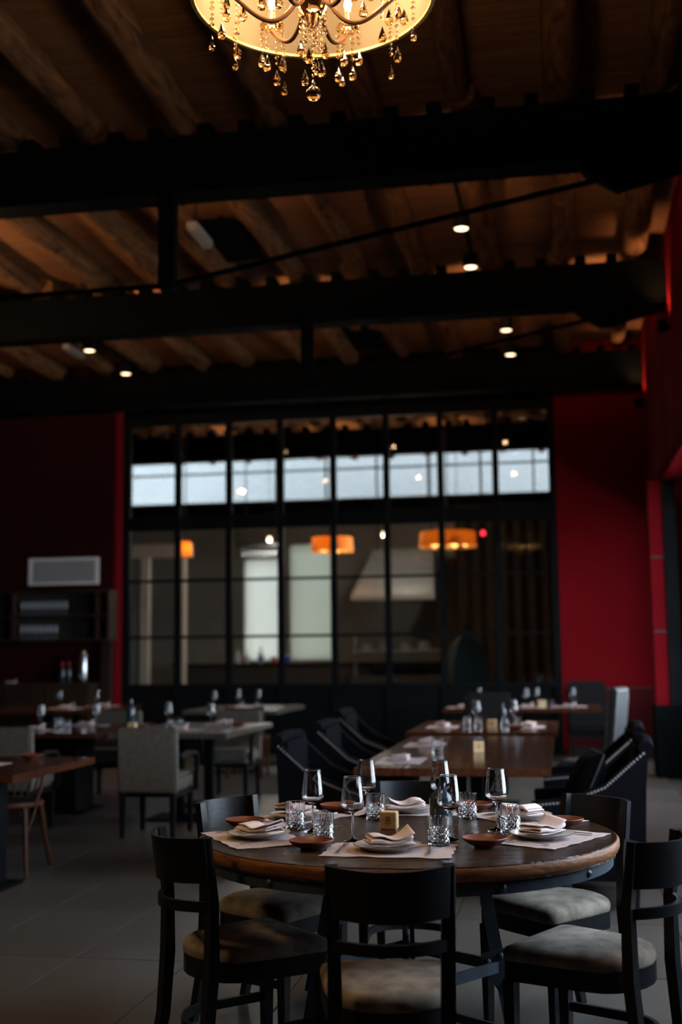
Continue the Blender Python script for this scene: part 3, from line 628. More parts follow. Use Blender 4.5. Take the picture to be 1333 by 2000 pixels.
rect_table('dining_table', 'brown wood table with two stacked settings, second behind the round table', -1.33, -.07, 10.15, 11.9, BROWN_TOP)
rect_table('dining_table', 'far dark table by the right end of the gridded window', -1.45, .42, 14.5, 15.7, BROWN_TOP)
rect_table('dining_table', 'brown wood table cut off by the left edge of the picture', -4.35, -3.06, 6.42, 7.64, BROWN_TOP, 'box')
rect_table('dining_table', 'grey-topped table behind the grey upholstered chair with its back to us', -3.88, -2.82, 9.95, 11.6, GREY_TOP)
rect_table('dining_table', 'dark wood table left of the grey-topped table', -5.25, -3.98, 9.95, 11.5, BROWN_TOP, 'box')
rect_table('dining_table', 'pale-topped far table below the middle of the gridded window', -4.55, -3.38, 14.1, 15.7, GREY_TOP)
rect_table('dining_table', 'far-left dark wood table in front of the glass cabinet', -7.3, -5.75, 14.3, 16.0, BROWN_TOP)
def setting(x, y, rz, desc, grp, k=0, saucer=False, z=.75):
    tag(obj('placemat', MATS_M[k % 3], MATPAPER, None, (x, y, z), rz), 'pale placemat '+desc, 'placemat', 'placemats on the '+grp)
    napkin(x, y, z+.0045, rz+.2*(k % 3-1), 'folded pink napkin '+desc, 'napkins on the '+grp, k)
    if saucer: tag(obj('saucer', SAUCER, TERRA, None, (x+.34, y-.02, z)), 'brown saucer '+desc, 'saucer', 'saucers on the '+grp)
def glass_pair(x, y, desc, grp, wn=True, tb=True, z=.75):
    if wn: wine(x, y, z, 'wine glass '+desc, 'wine glasses on the '+grp)
    if tb: tumbler(x-.08, y-.1, z, 'cut tumbler '+desc, 'tumblers on the '+grp)
g = 'long brown table'
setting(-1.0, 7.45, rad(-90), 'at the near left corner of the long brown table', g, 1); setting(-1.0, 8.75, rad(-90), 'at the far left corner of the long brown table', g, 2)
tumbler(-.84, 8.05, .75, 'cut tumbler between the placemats of the long brown table', 'tumblers on the '+g); cube_card(-.575, 8.15, .75, rad(5), 'pale wooden block in the middle of the long brown table', .07)
g = 'second brown table'
setting(-1.08, 10.85, rad(-90), 'at the left of the second brown table', g, 0); setting(-.32, 10.85, rad(90), 'at the right of the second brown table', g, 3)
glass_pair(-.80, 11.15, 'at the left of the second brown table', g); glass_pair(-.47, 11.3, 'at the right of the second brown table', g); tumbler(-.76, 10.8, .75, 'second cut tumbler at the left of the second brown table', 'tumblers on the '+g)
tumbler(-.42, 11.02, .75, 'second cut tumbler at the right of the second brown table', 'tumblers on the '+g)
cube_card(-.635, 10.7, .75, 0, 'pale wooden block in the middle of the second brown table', .075); dark_bottle(-.575, 11.35, .75, 'dark bottle on the second brown table', .20, .035)
tag(obj('saucer', SAUCER, TERRA, None, (-.42, 10.55, .75)), 'brown saucer on the second brown table', 'saucer')
g = 'far right table'
setting(-1.2, 14.75, 0, 'at the left of the far right table', g, 0); setting(.05, 14.95, 0, 'at the right of the far right table', g, 1); setting(-.45, 14.8, 0, 'in the middle of the far right table', g, 2)
for k, (x, y, nm) in enumerate([(-1.05, 15.2, 'leftmost'), (-.47, 15.0, 'second from left'), (-.35, 15.4, 'third from left'), (.09, 15.3, 'rightmost')]): wine(x, y, .75, nm+' wine glass on the far right table', 'wine glasses on the '+g)
for k, (x, y, nm) in enumerate([(-.62, 14.72, 'left'), (-.15, 14.9, 'middle'), (.12, 14.75, 'right')]): tumbler(x, y, .75, nm+' cut tumbler on the far right table', 'tumblers on the '+g)
cube_card(-.27, 14.65, .75, 0, 'pale wooden block on the far right table', .09)
g = 'left edge table'
setting(-3.62, 7.02, rad(0), 'on the table at the left picture edge', g, 1); wine(-3.78, 7.2, .75, 'wine glass on the table at the left picture edge', 'wine glasses on the '+g)
tag(obj('saucer', SAUCER, TERRA, None, (-3.42, 7.45, .75)), 'brown saucer on the table at the left picture edge', 'saucer')
g = 'grey-topped table'
setting(-3.40, 10.45, 0, 'at the front of the grey-topped table', g, 2); setting(-3.2, 11.2, 0, 'at the back of the grey-topped table', g, 3)
for x, y, nm in [(-3.68, 11.0, 'left'), (-3.22, 10.85, 'right')]: wine(x, y, .75, nm+' wine glass on the grey-topped table', 'wine glasses on the '+g)
for x, y, nm in [(-3.60, 10.8, 'left'), (-3.52, 10.85, 'second'), (-3.02, 10.65, 'right')]: tumbler(x, y, .75, nm+' cut tumbler on the grey-topped table', 'tumblers on the '+g)
cube_card(-3.80, 10.35, .75, 0, 'pale wooden block at the left end of the grey-topped table', .07)
for x, y, nm in [(-3.62, 10.12, 'front left'), (-3.02, 11.05, 'back right')]: tag(obj('saucer', SAUCER, TERRA, None, (x, y, .75)), 'brown saucer at the '+nm+' of the grey-topped table', 'saucer', 'saucers on the grey-topped table')
dark_bottle(-4.02, 10.9, .75, 'dark bottle at the right end of the dark wood table', .27, .045)
g = 'dark wood table on the left'
setting(-4.72, 10.35, 0, 'at the front of the dark wood table on the left', g, 0); setting(-4.55, 11.1, 0, 'at the back of the dark wood table on the left', g, 1)
for x, y, nm in [(-4.78, 10.6, 'left'), (-4.36, 10.9, 'right')]: wine(x, y, .75, nm+' wine glass on the dark wood table on the left', 'wine glasses on the '+g)
for x, y, nm in [(-4.42, 10.35, 'right'), (-4.72, 10.85, 'left')]: tumbler(x, y, .75, nm+' cut tumbler on the dark wood table on the left', 'tumblers on the '+g)
g = 'pale-topped far table'
setting(-3.95, 14.6, 0, 'on the pale-topped far table', g, 4)
for x, y, nm in [(-4.35, 14.8, 'leftmost'), (-4.15, 15.2, 'middle'), (-3.88, 15.2, 'rightmost')]: wine(x, y, .75, nm+' wine glass on the pale-topped far table', 'wine glasses on the '+g)
for x, y, nm in [(-4.0, 14.85, 'left'), (-3.78, 14.75, 'right')]: tumbler(x, y, .75, nm+' cut tumbler on the pale-topped far table', 'tumblers on the '+g)
g = 'far-left table'
setting(-6.35, 14.8, 0, 'on the far-left table', g, 3); setting(-6.1, 15.5, 0, 'at the back of the far-left table', g, 1)
for x, y, nm in [(-6.55, 15.1, 'left'), (-6.05, 15.15, 'right')]: wine(x, y, .75, nm+' wine glass on the far-left table', 'wine glasses on the '+g)
tumbler(-6.4, 15.2, .75, 'cut tumbler on the far-left table', 'tumblers on the '+g)
# ------------------------------------------------------------------ navy nailhead armchairs
def armchair():
    """faces +y; sloping sides run from low front arms up into the back"""
    t = thing('armchair', 'x', 'armchair'); W, TH = .31, .07
    side = [(.30, .16), (.30, .58), (.10, .60), (-.10, .68), (-.26, .82), (-.33, .88), (-.30, .16)]
    for sx in (-1, 1):
        mb = MB(); mb.M = Matrix(((0, 0, 1, 0), (1, 0, 0, 0), (0, 1, 0, 0), (0, 0, 0, 1)))
        mb.prism(side, sx*W-(TH/2), sx*W+(TH/2)); sp = obj('side_panel', mb, NAVY, t)
        me = MB()
        e = side[1:6]
        for i in range(len(e)-1):
            a, b = Vector(e[i]), Vector(e[i+1]); n = max(2, int((b-a).length/.019))
            for q in range(n):
                p = a+(b-a)*(q/n)
                me.box((sx*(W+TH/2+.001), p.x, p.y-.018), (.008, .0115, .0115))
        nt_ = obj('nail_trim', me, NICKEL, sp)
        me = MB()
        for q in range(4): me.box((sx*W+(q-1.5)*.018, .302, .562), (.010, .006, .010))
        obj('nail_trim', me, NICKEL, sp)
    obj('back', MB().add([(-W+.035, -.22, .40), (W-.035, -.22, .40), (W-.035, -.30, .40), (-W+.035, -.30, .40), (-W+.03, -.27, .87), (W-.03, -.27, .87), (W-.03, -.345, .87), (-W+.03, -.345, .87)], [(3, 2, 1, 0), (4, 5, 6, 7), (0, 1, 5, 4), (1, 2, 6, 5), (2, 3, 7, 6), (3, 0, 4, 7)]), NAVY, t)
    obj('back_roll', MB().tube([(-W-.03, -.325, .875), (-W*.5, -.34, .885), (0, -.345, .89), (W*.5, -.34, .885), (W+.03, -.325, .875)], .04, 12), NAVY, t)
    obj('seat_cushion', MB().box((0, .02, .40), (2*W-.08, .52, .14), bevel=.035), NAVY, t); obj('base', MB().b2((-W+.036, -.30, .16), (W-.036, .28, .329)), NAVY, t)
    for sx in (-1, 1):
        for sy in (-.25, .25): obj('leg', MB().box((sx*.27, sy, .08), (.045, .045, .16), taper=.6), DARKLEG, t)
    return t
AC = Proto(armchair())
AC.put((.10, 7.22, 0), rad(90), 'dark nailhead armchair at the right of the long table, nearest', 'navy nailhead armchairs')
AC.put((.14, 8.62, 0), rad(90), 'dark nailhead armchair at the right of the long table, farther', 'navy nailhead armchairs')
AC.put((-1.42, 7.62, 0), rad(-90), 'dark nailhead armchair at the left of the long table, nearest', 'navy nailhead armchairs')
AC.put((-1.44, 8.95, 0), rad(-90), 'dark nailhead armchair at the left of the long table, farther', 'navy nailhead armchairs')
AC.put((-1.62, 10.75, 0), rad(-90), 'dark nailhead armchair at the left of the second brown table', 'navy nailhead armchairs')
cu = thing('cushion', 'dark round-edged cushion leaning on the nearest right armchair', 'cushion', (.05, 7.20, .475), rad(98))
mb = MB(); mb.M = Matrix.Rotation(rad(-66), 4, 'X') @ Matrix.Translation((0, 0, 0))
mb.grid(lambda u, v: ((u-.5)*.42, (v-.5)*.38+.0, .085*max(0, (1-(2*u-1)**4)*(1-(2*v-1)**4))), 12, 12); mb.grid(lambda u, v: ((u-.5)*.42, (v-.5)*.38+.0, -.085*max(0, (1-(2*u-1)**4)*(1-(2*v-1)**4))), 12, 12)
co = obj('cover', mb, NAVY, cu, (0, -.05, .18)); e_m = MB(); e_m.M = mb.M
e_m.tube([(-.21, -.19, 0), (.21, -.19, 0), (.21, .19, 0), (-.21, .19, 0)], .006, 6, closed=True); obj('piping', e_m, GREY_LEATHER, cu, (0, -.05, .18))
# high-back chairs
def high_chair(label, loc, rz, fabric, h=1.10, studs=True, w_=.44):
    t = thing('high_back_chair', label, 'chair', loc, rz, 'high-back side chairs')
    obj('seat', MB().box((0, .02, .42), (w_, .44, .12), bevel=.03), fabric, t); obj('seat_frame', MB().b2((-w_/2+.02, -.18, .30), (w_/2-.02, .22, .359)), DARKLEG, t)
    rot = Matrix.Rotation(rad(6), 3, 'X'); bk = obj('backrest', MB().box((0, -.24, .36+(h-.36)/2), (w_, .07, h-.36), rot=rot, bevel=.015), fabric, t)
    for sx in (-1, 1):
        for sy in (-.17, .19): obj('leg', MB().box((sx*(w_/2-.05), sy, .15), (.04, .04, .30), taper=.65), DARKLEG, t)
    if studs:
        for face in (1, -1):
            mb = MB(); c = Vector((0, -.24, .36+(h-.36)/2)); H = (h-.36)/2-.02; Wd = w_/2-.02
            for q in range(int(2*H/.022)):
                for sx in (-1, 1): mb.box(c+rot @ Vector((sx*Wd, face*.036, -H+q*.022)), (.012, .006, .012))
            for q in range(int(2*Wd/.022)): mb.box(c+rot @ Vector((-Wd+q*.022, face*.036, H)), (.012, .006, .012))
            obj('nail_trim', mb, NICKEL, bk)
    return t
high_chair('grey leather high-back chair with nailhead border at the right', (.19, 10.75, 0), rad(74), GREY_LEATHER)
high_chair('black high-back chair at the far end of the second brown table', (-.78, 12.45, 0), rad(180), BLACK_LEATHER, 1.0, False)
high_chair('black high-back chair behind the far right table', (.28, 16.15, 0), rad(180), BLACK_LEATHER, 1.02, False, .5)
high_chair('black high-back chair in front of the far right table', (-.9, 13.95, 0), rad(0), BLACK_LEATHER, .92, False)
# ------------------------------------------------------------------ grey upholstered armchairs
def grey_chair():
    t = thing('upholstered_chair', 'x', 'chair')
    obj('seat', MB().box((0, .03, .42), (.46, .46, .13), bevel=.03), GREYFAB, t); obj('seat_frame', MB().b2((-.22, -.18, .31), (.22, .25, .354)), DARKLEG, t)
    obj('backrest', MB().box((0, -.235, .60), (.48, .085, .50), rot=Matrix.Rotation(rad(4), 3, 'X'), bevel=.014), GREYFAB, t)
    for sx in (-1, 1):
        obj('leg', MB().box((sx*.205, -.235, .175), (.045, .045, .35), taper=.7), DARKLEG, t); obj('leg', MB().box((sx*.20, .22, .155), (.045, .045, .31), taper=.7), DARKLEG, t)
        obj('arm', MB().sweep([(sx*.252, -.20, .62), (sx*.262, .0, .645), (sx*.262, .16, .63), (sx*.258, .21, .58), (sx*.25, .215, .33)], [(-.015, -.018), (.015, -.018), (.015, .018), (-.015, .018)], up=(1, 0, 0)), DARKLEG, t)
    return t
GC = Proto(grey_chair())
for (x, y, a, lab) in [(-3.22, 9.36, 0, 'grey tweed chair with its back to us at the grey-topped table'), (-4.42, 9.36, 0, 'grey tweed chair with its back to us at the dark wood table on the left'),
                       (-3.30, 11.85, 180, 'grey tweed chair facing us behind the grey-topped table'), (-4.55, 11.75, 180, 'grey tweed chair facing us behind the dark wood table on the left')]:
    GC.put((x, y, 0), rad(a), lab, 'grey upholstered armchairs')
# ------------------------------------------------------------------ bentwood armchair, plain wooden chair
t = thing('bentwood_chair', 'low bentwood spindle-back chair with dark seat at the left table', 'chair', (-3.63, 7.60, 0), rad(186))
obj('seat_ring', MB().lathe([(.17, .435), (.212, .437), (.216, .450), (.212, .464), (.18, .468), (.17, .455)], 28), ORANGE_WOOD, t); obj('seat_pad', MB().lathe([(0, .446), (.178, .446), (.18, .466), (.12, .474), (0, .477)], 28), BLACK_LEATHER, t)
for sx in (-1, 1):
    obj('leg', MB().tube([(sx*.15, .16, .436), (sx*.17, .19, .2), (sx*.185, .21, 0)], [.019, .017, .013], 10), ORANGE_WOOD, t); obj('leg', MB().tube([(sx*.15, -.15, .436), (sx*.17, -.20, .2), (sx*.19, -.27, 0)], [.019, .017, .013], 10), ORANGE_WOOD, t)
    obj('brace', MB().tube([(sx*.165, .175, .27), (sx*.13, .13, .35), (sx*.08, .10, .43)], .008, 8), ORANGE_WOOD, t); obj('brace', MB().tube([(sx*.165, .175, .27), (sx*.18, .10, .36), (sx*.18, .03, .43)], .008, 8), ORANGE_WOOD, t)
    obj('arm_post', MB().tube([(sx*.19, .08, .45), (sx*.225, .06, .56), (sx*.225, .03, .665)], .012, 8), ORANGE_WOOD, t)
obj('back_hoop', MB().tube([(-.225, .06, .67)]+[(.235*math.cos(PI+PI*i/12), -.03+.215*math.sin(PI+PI*i/12), .675) for i in range(13)]+[(.225, .06, .67)], .014, 8), ORANGE_WOOD, t)
for k in range(7):
    a = PI+PI*(k+2)/10; b = PI+PI*(k+3.5)/13; obj('spindle', MB().tube([(.18*math.cos(b), .19*math.sin(b), .46), (.232*math.cos(a), -.03+.212*math.sin(a), .665)], .007, 6), ORANGE_WOOD, t)
t = thing('wooden_chair', 'plain orange-brown wooden chair at the pale-topped far table', 'chair', (-3.66, 13.86, 0), rad(3))
obj('seat', MB().box((0, .02, .455), (.44, .42, .035), bevel=.01), ORANGE_WOOD, t)
for sx in (-1, 1):
    obj('rear_post', MB().sweep([(sx*.20, -.24, 0), (sx*.205, -.20, .45), (sx*.215, -.25, .82)], [(-.018, -.018), (.018, -.018), (.018, .018), (-.018, .018)], up=(0, 1, 0)), ORANGE_WOOD, t); obj('leg', MB().box((sx*.19, .19, .218), (.036, .036, .436), taper=.75), ORANGE_WOOD, t)
obj('top_rail', MB().box((0, -.243, .77), (.394, .02, .07)), ORANGE_WOOD, t); obj('stretcher', MB().box((0, .19, .22), (.34, .02, .025)), ORANGE_WOOD, t)
# ------------------------------------------------------------------ left wall: vent, glass cabinet, sideboard
YV = YW-.24
t = thing('air_vent', 'white slatted air vent grille on the dark red wall', 'vent', (-7.24, YV, 2.67))
for a, b in (((-.55, -.03, .16), (.55, 0, .20)), ((-.55, -.03, -.20), (.55, 0, -.16)), ((-.55, -.03, -.16), (-.50, 0, .16)), ((.50, -.03, -.16), (.55, 0, .16))): obj('frame', MB().b2(a, b), WHITE_METAL, t)
obj('backing', MB().b2((-.5, -.006, -.16), (.5, -.001, .16)), DARKWALL, t)
slat = mesh_of(MB().box((0, -.016, 0), (.008, .022, .32), rot=Matrix.Rotation(.5, 3, 'Z')), WHITE_METAL, 'slat')
for k in range(28): obj('slat', slat, WHITE_METAL, t, (-.482+.0357*k, 0, 0))
t = thing('glass_cabinet', 'dark open wall cabinet holding rows of stem glasses', 'cabinet', (-7.6, YV-.35, 1.64))
obj('shelf', MB().b2((-1.6, 0, 0), (1.2, .345, .03)), CABWOOD, t); obj('shelf', MB().b2((-1.6, 0, .35), (1.2, .345, .375)), CABWOOD, t); obj('top', MB().b2((-1.6, 0, .70), (1.2, .345, .73)), CABWOOD, t)
for x in (-1.6, -.30, 1.0, 1.17): obj('divider', MB().b2((x, .005, .03), (x+.03, .34, .35)), CABWOOD, t); obj('divider', MB().b2((x, .005, .375), (x+.03, .34, .70)), CABWOOD, t)
obj('back_panel', MB().b2((-1.6, .335, .03), (1.2, .345, .70)), DARKWALL, t)
for r, (z, n, x0, side) in enumerate([(.376, 10, -.2, 'right'), (.031, 8, -.2, 'right'), (.376, 8, -1.15, 'left'), (.031, 6, -1.1, 'left')]):
    for k in range(n):
        o = tag(obj('stem_glass', HANG, GLASS, None, (-7.6+x0+.075*k+.03, YV-.25, 1.64+z)), ORD[k]+' stem glass from the left on the %s shelf of the %s cabinet bay' % ('upper' if z > .2 else 'lower', side), 'wine glass', '%s %s cabinet glasses' % ('upper' if z > .2 else 'lower', side))
t = thing('sideboard', 'dark wood sideboard against the red wall under the glass cabinet', 'sideboard', (-7.6, YV-.5, 0))
obj('body', MB().b2((-1.6, .02, .06), (.96, .49, 1.0)), CABWOOD, t); obj('top', MB().b2((-1.63, 0, 1.0), (.98, .49, 1.04)), CABWOOD, t); obj('plinth', MB().b2((-1.58, .05, 0), (.94, .48, .06)), DARKLEG, t)
for k in range(4):
    d = obj('door', MB().b2((-1.57+.63*k, 0, .10), (-.96+.63*k, .019, .97)), CABWOOD, t); obj('handle', MB().b2((-1.03+.63*k, -.02, .5), (-1.01+.63*k, -.001, .66)), STEEL, d)
t = thing('pillar_unit', 'narrow brown wooden post beside the glass cabinet', 'post', (-6.52, YV-.14, 0)); obj('shaft', MB().b2((-.07, 0, .05), (.07, .13, 2.36)), CABWOOD, t); obj('foot', MB().b2((-.085, -.01, 0), (.085, .135, .05)), DARKLEG, t)
t = thing('drink_dispenser', 'tall silver drink dispenser on the sideboard', 'dispenser', (-6.80, YV-.28, 1.04)); obj('body', MB().lathe([(0, .03), (.06, .03), (.065, .06), (.065, .40), (.05, .44), (.02, .47), (0, .48)], 20), STEEL, t); obj('foot', MB().lathe([(0, 0), (.085, 0), (.085, .02), (.05, .032), (0, .032)], 20), BLACK_STEEL, t); obj('tap', MB().tube([(0, -.06, .1), (0, -.11, .1), (0, -.11, .07)], .008, 8), STEEL, t)
for k, x in enumerate((-7.03, -7.13)):
    t = thing('wine_bottle', ('right' if k == 0 else 'left')+' dark wine bottle with red foil on the sideboard', 'bottle', (x, YV-.25, 1.04), 0, 'wine bottles on the sideboard'); obj('body', bottle_mb(.30, .038, .34), DARKGLASS, t); obj('foil', MB().lathe([(.0145, .235), (.0145, .305), (0, .305)], 10), REDPL, t)
tag(obj('napkin', NAPS[0], LINEN, None, (-7.9, YV-.3, 1.041), .2), 'folded pale napkin lying on the sideboard', 'napkin')
# ------------------------------------------------------------------ ceiling fixtures
def spot(x, y, zt, label, rail=True, power=75):
    t = thing('track_spotlight', label, 'spotlight', (x, y, zt), 0, 'black ceiling spotlights')
    obj('housing', MB().lathe([(0, -.01), (.075, -.01), (.078, -.02), (.078, -.15), (.070, -.15), (.066, -.12), (0, -.12)], 20), BLACK_STEEL, t)
    obj('lamp_disc', MB().lathe([(0, -.150), (.060, -.147), (.064, -.135), (0, -.125)], 16), LAMPDISC, t); obj('stem', MB().tube([(0, 0, -.012), (0, 0, .05)], .012), BLACK_STEEL, t)
    l = bpy.data.lights.new('spot_lamp', 'SPOT'); l.energy = power; l.color = (1, .66, .38); l.spot_size = rad(70); l.spot_blend = .7; l.shadow_soft_size = .06
    lo = bpy.data.objects.new('spot_lamp', l); COL.objects.link(lo); lo.parent = t; lo.location = (0, 0, -.19)
    return t
def rail(x, y0, y1, z, label):
    t = thing('track_rail', label, 'track', (x, y0, z), 0, 'ceiling lighting tracks'); obj('rail', MB().b2((-.018, 0, 0), (.018, y1-y0, .03)), BLACK_STEEL, t)
    for q in (.1, .9): obj('hanger', MB().tube([(0, (y1-y0)*q, .03), (0, (y1-y0)*q, ZC+.01-z)], .006, 6), BLACK_STEEL, t)
rail(-.80, 9.1, 12.3, 5.46, 'black lighting track in the right ceiling bay, nearer'); rail(-.56, 13.1, 16.2, 5.46, 'black lighting track in the right ceiling bay, farther'); rail(-5.8, 13.1, 16.2, 5.46, 'black lighting track in the left ceiling bay')
spot(-.80, 10.67, 5.41, 'upper black spotlight on the nearer right ceiling track'); spot(-.80, 11.80, 5.41, 'lower black spotlight on the nearer right ceiling track')
spot(-.56, 14.28, 5.41, 'upper small spotlight on the farther right ceiling track'); spot(-.56, 15.50, 5.41, 'lower small spotlight on the farther right ceiling track')
spot(-5.80, 14.10, 5.41, 'upper spotlight on the left ceiling track'); spot(-5.80, 15.40, 5.41, 'lower spotlight on the left ceiling track')
def flat_panel(x0, x1, y0, y1, label):
    t = thing('acoustic_panel', label, 'ceiling panel', ((x0+x1)/2, (y0+y1)/2, 5.60), 0, 'black ceiling panels'); w2, d2 = (x1-x0)/2, (y1-y0)/2
    obj('panel', MB().b2((-w2, -d2, 0), (w2, d2, .04), bevel=.006), BEAM_STEEL, t); obj('bracket', MB().b2((-.03, -d2*.6, .04), (.03, d2*.6, ZC-5.60-.012)), BEAM_STEEL, t)
flat_panel(-3.42, -3.02, 10.9, 12.1, 'black rectangular panel between the logs, nearer'); flat_panel(-2.69, -2.30, 15.2, 16.1, 'black rectangular panel between the logs, farther')
GREYPLASTIC = mat('grey_plastic', (.30, .29, .29), .5)
t = thing('emergency_light', 'small white ceiling light hanging on a cable', 'light fitting', (-3.345, 10.85, 5.43)); obj('casing', MB().b2((-.055, -.28, 0), (.055, .28, .07), bevel=.012), GREYPLASTIC, t); obj('diffuser', MB().b2((-.045, -.26, -.02), (.045, .26, -.001), bevel=.006), mat('opal', (.28, .27, .27), .5), t); obj('cable', MB().tube([(0, -.2, .07), (.05, -.3, .18), (.04, -.28, .325)], .006, 6), BLACK_STEEL, t)
GREYPLASTIC = mat('grey_plastic', (.30, .29, .29), .5)
t = thing('emergency_light', 'dim white ceiling light at the far left bay', 'light fitting', (-6.35, 14.9, 5.45)); obj('casing', MB().b2((-.05, -.28, 0), (.05, .28, .07), bevel=.012), GREYPLASTIC, t); obj('cable', MB().tube([(0, 0, .07), (0, 0, .305)], .006, 6), BLACK_STEEL, t)
def uplight(x, y, z, label, power=60, side=1):
    t = thing('wall_uplight', label, 'wall light', (x, y, z), 0, 'wall uplights at the beam ends')
    obj('cup', MB().lathe([(0, -.09), (.05, -.09), (.055, -.08), (.055, .03), (.048, .03), (.046, -.03), (0, -.03)], 16), BLACK_STEEL, t); obj('lamp_disc', MB().lathe([(0, -.012), (.043, -.012), (.043, -.028)], 14), LAMPDISC, t)
    obj('arm', MB().b2((min(side*.05, side*.074), -.02, -.06), (max(side*.05, side*.074), .02, -.02)) if side else MB().b2((-.02, .05, -.06), (.02, .12, -.02)), BLACK_STEEL, t)
    l = bpy.data.lights.new('uplight_lamp', 'SPOT'); l.energy = power; l.color = (1, .50, .22); l.spot_size = rad(80); l.spot_blend = .9; l.shadow_soft_size = .04
    lo = bpy.data.objects.new('uplight_lamp', l); COL.objects.link(lo); lo.parent = t; lo.location = (0, 0, .04); lo.rotation_euler = (PI, 0, 0)
for k, y in enumerate((4.6, 12.35, 16.2)):
    uplight(XR-.075, y, 4.72, ('nearest', 'middle', 'farthest')[k]+' small black uplight on the right wall by a beam end', 26); uplight(XL+.075, y, 4.72, ('nearest', 'middle', 'farthest')[k]+' small black uplight on the left wall by a beam end', 200, -1)
# ------------------------------------------------------------------ chandeliers
def crystal(mb, x, y, z, L, drop=.035, r=.012):
    k = 0; zz_ = z
    while zz_ > z-L+drop*1.6:
        rr = .0078+.0035*((k*7) % 3)/2; mb.lathe([(0, -rr), (rr, 0), (0, rr)], 6, (x, y, zz_)); zz_ -= rr*2+.004; k += 1
    mb.lathe([(0, drop), (r*.35, drop*.55), (r*.9, -drop*.25), (r, -drop*.5), (r*.7, -drop*.85), (0, -drop)], 8, (x, y, z-L))
def chandelier(loc, label='crystal chandelier with lit parchment drum shade and amber drops', f=1.0):
    t = thing('chandelier', label, 'chandelier', loc)
    R = .486
    obj('shade', MB().lathe([(R, 0), (R, .28), (R-.006, .28), (R-.006, 0), (R, 0)], 64), PARCH, t)
    obj('shade_ring', MB().lathe([(R-.012, .004), (R+.004, .004), (R+.004, -.006), (R-.012, -.006), (R-.012, .004)], 64), mat('gold_ring', (.6, .38, .16), .35, .7), t)
    obj('hub', MB().lathe([(0, -.14), (.02, -.12), (.03, -.09), (.055, -.05), (.075, -.01), (.06, .03), (.03, .05), (.045, .09), (.03, .13), (.015, .16), (.015, .5), (0, .5)], 18), AMBER, t)
    obj('column', MB().tube([(0, 0, .5), (0, 0, ZC-loc[2])], .010), BRONZE, t)
    for k in range(3): a = k*2*PI/3; obj('spider', MB().tube([(.014*math.cos(a), .014*math.sin(a), .26), ((R-.006)*math.cos(a), (R-.006)*math.sin(a), .27)], .005, 6), BRONZE, t)
    for k in range(6):
        a = rad(14+60*k); c, s = math.cos(a), math.sin(a); pts = []
        for i in range(15):
            u = i/14; r = .05+.27*u; z = .0+.02*math.cos(u*3)-.135*math.sin(PI*u**.8*1.0)**1.0*(1-.25*u)+.02*u
            pts.append((r*c, r*s, z))
        am = obj('arm', MB().tube(pts, .0095, 8), BRONZE, t); ex, ey, ez = pts[-1]
        obj('candle_cup', MB().lathe([(0, 0), (.012, 0), (.022, .012), (.05, .02), (.052, .026), (.02, .024), (.014, .03), (.014, .10), (0, .10)], 14, (ex, ey, ez)), AMBER, am)
        obj('bulb', MB().lathe([(0, .10), (.010, .10), (.017, .125), (.012, .155), (0, .175)], 12, (ex, ey, ez)), BULB, am)
        for q, (dx, dy, L) in enumerate([(.045, 0, .10), (-.045, .01, .13), (.01, .045, .17), (-.01, -.045, .12)]):
            mb = MB(); crystal(mb, ex+dx, ey+dy, ez+.018, L+.03*((k+q) % 3), .036, .0175); obj('crystal_strand', mb, AMBER, am)
    for q in range(6): a = q*PI/3+.4; mb = MB(); crystal(mb, .05*math.cos(a), .05*math.sin(a), -.06, .16+.05*(q % 3), .036, .017); obj('crystal_strand', mb, AMBER, t)
    for q in range(10): a = q*2*PI/10+.2; mb = MB(); crystal(mb, .40*math.cos(a), .40*math.sin(a), -.005, .15+.04*(q % 2), .034, .0135); obj('crystal_strand', mb, AMBER, t)
    mb = MB(); crystal(mb, 0, 0, -.12, .24, .014, .010); obj('crystal_strand', mb, AMBER, t)
    obj('ball', MB().lathe([(0, -.030)]+[(.030*math.sin(PI*i/10), -.030*math.cos(PI*i/10)) for i in range(1, 10)]+[(0, .030)], 18, (0, 0, -.405)), AMBER, t)
    l = bpy.data.lights.new('chandelier_lamp', 'POINT'); l.energy = 24*f; l.color = (1, .64, .30); l.shadow_soft_size = .09
    for k in range(3):
        a = rad(40+120*k); lo = bpy.data.objects.new('chandelier_lamp', l); COL.objects.link(lo); lo.parent = t; lo.location = (.25*math.cos(a), .25*math.sin(a), .13)
    return t
chandelier((-.90, 4.42, 4.0))
chandelier((-3.9, 2.0, 4.0), 'unseen second crystal chandelier, added out of view to the left as warm fill', 1.4)  # unseen, added for warm fill on the left seats
def bowl(x, y, z, label, power):
    t = thing('fill_bowl_pendant', label, 'pendant lamp', (x, y, z), 0, 'added bowl uplighters over the left tables')
    obj('bowl', MB().lathe([(0, -.16), (.12, -.15), (.24, -.09), (.30, 0), (.29, 0), (.23, -.08), (.11, -.14), (0, -.15)], 32), BRONZE, t); obj('rod', MB().tube([(0, 0, -.15), (0, 0, ZC+.02-z)], .010, 8), BRONZE, t)
    obj('bulb', MB().lathe([(0, -.06), (.04, -.04), (.05, -.02), (.03, .005), (.012, .01)], 12), BULB, t)
    l = bpy.data.lights.new('bowl_fill_lamp', 'POINT'); l.energy = power; l.color = (1, .60, .30); l.shadow_soft_size = .06
    lo = bpy.data.objects.new('bowl_fill_lamp', l); COL.objects.link(lo); lo.parent = t; lo.location = (.08, 0, .03)
bowl(-6.4, 10.7, 4.65, 'unseen bronze bowl uplighter added beyond the frame to light the ceiling', 52)  # unseen lamp added for the ceiling, its bowl keeps the wall dark
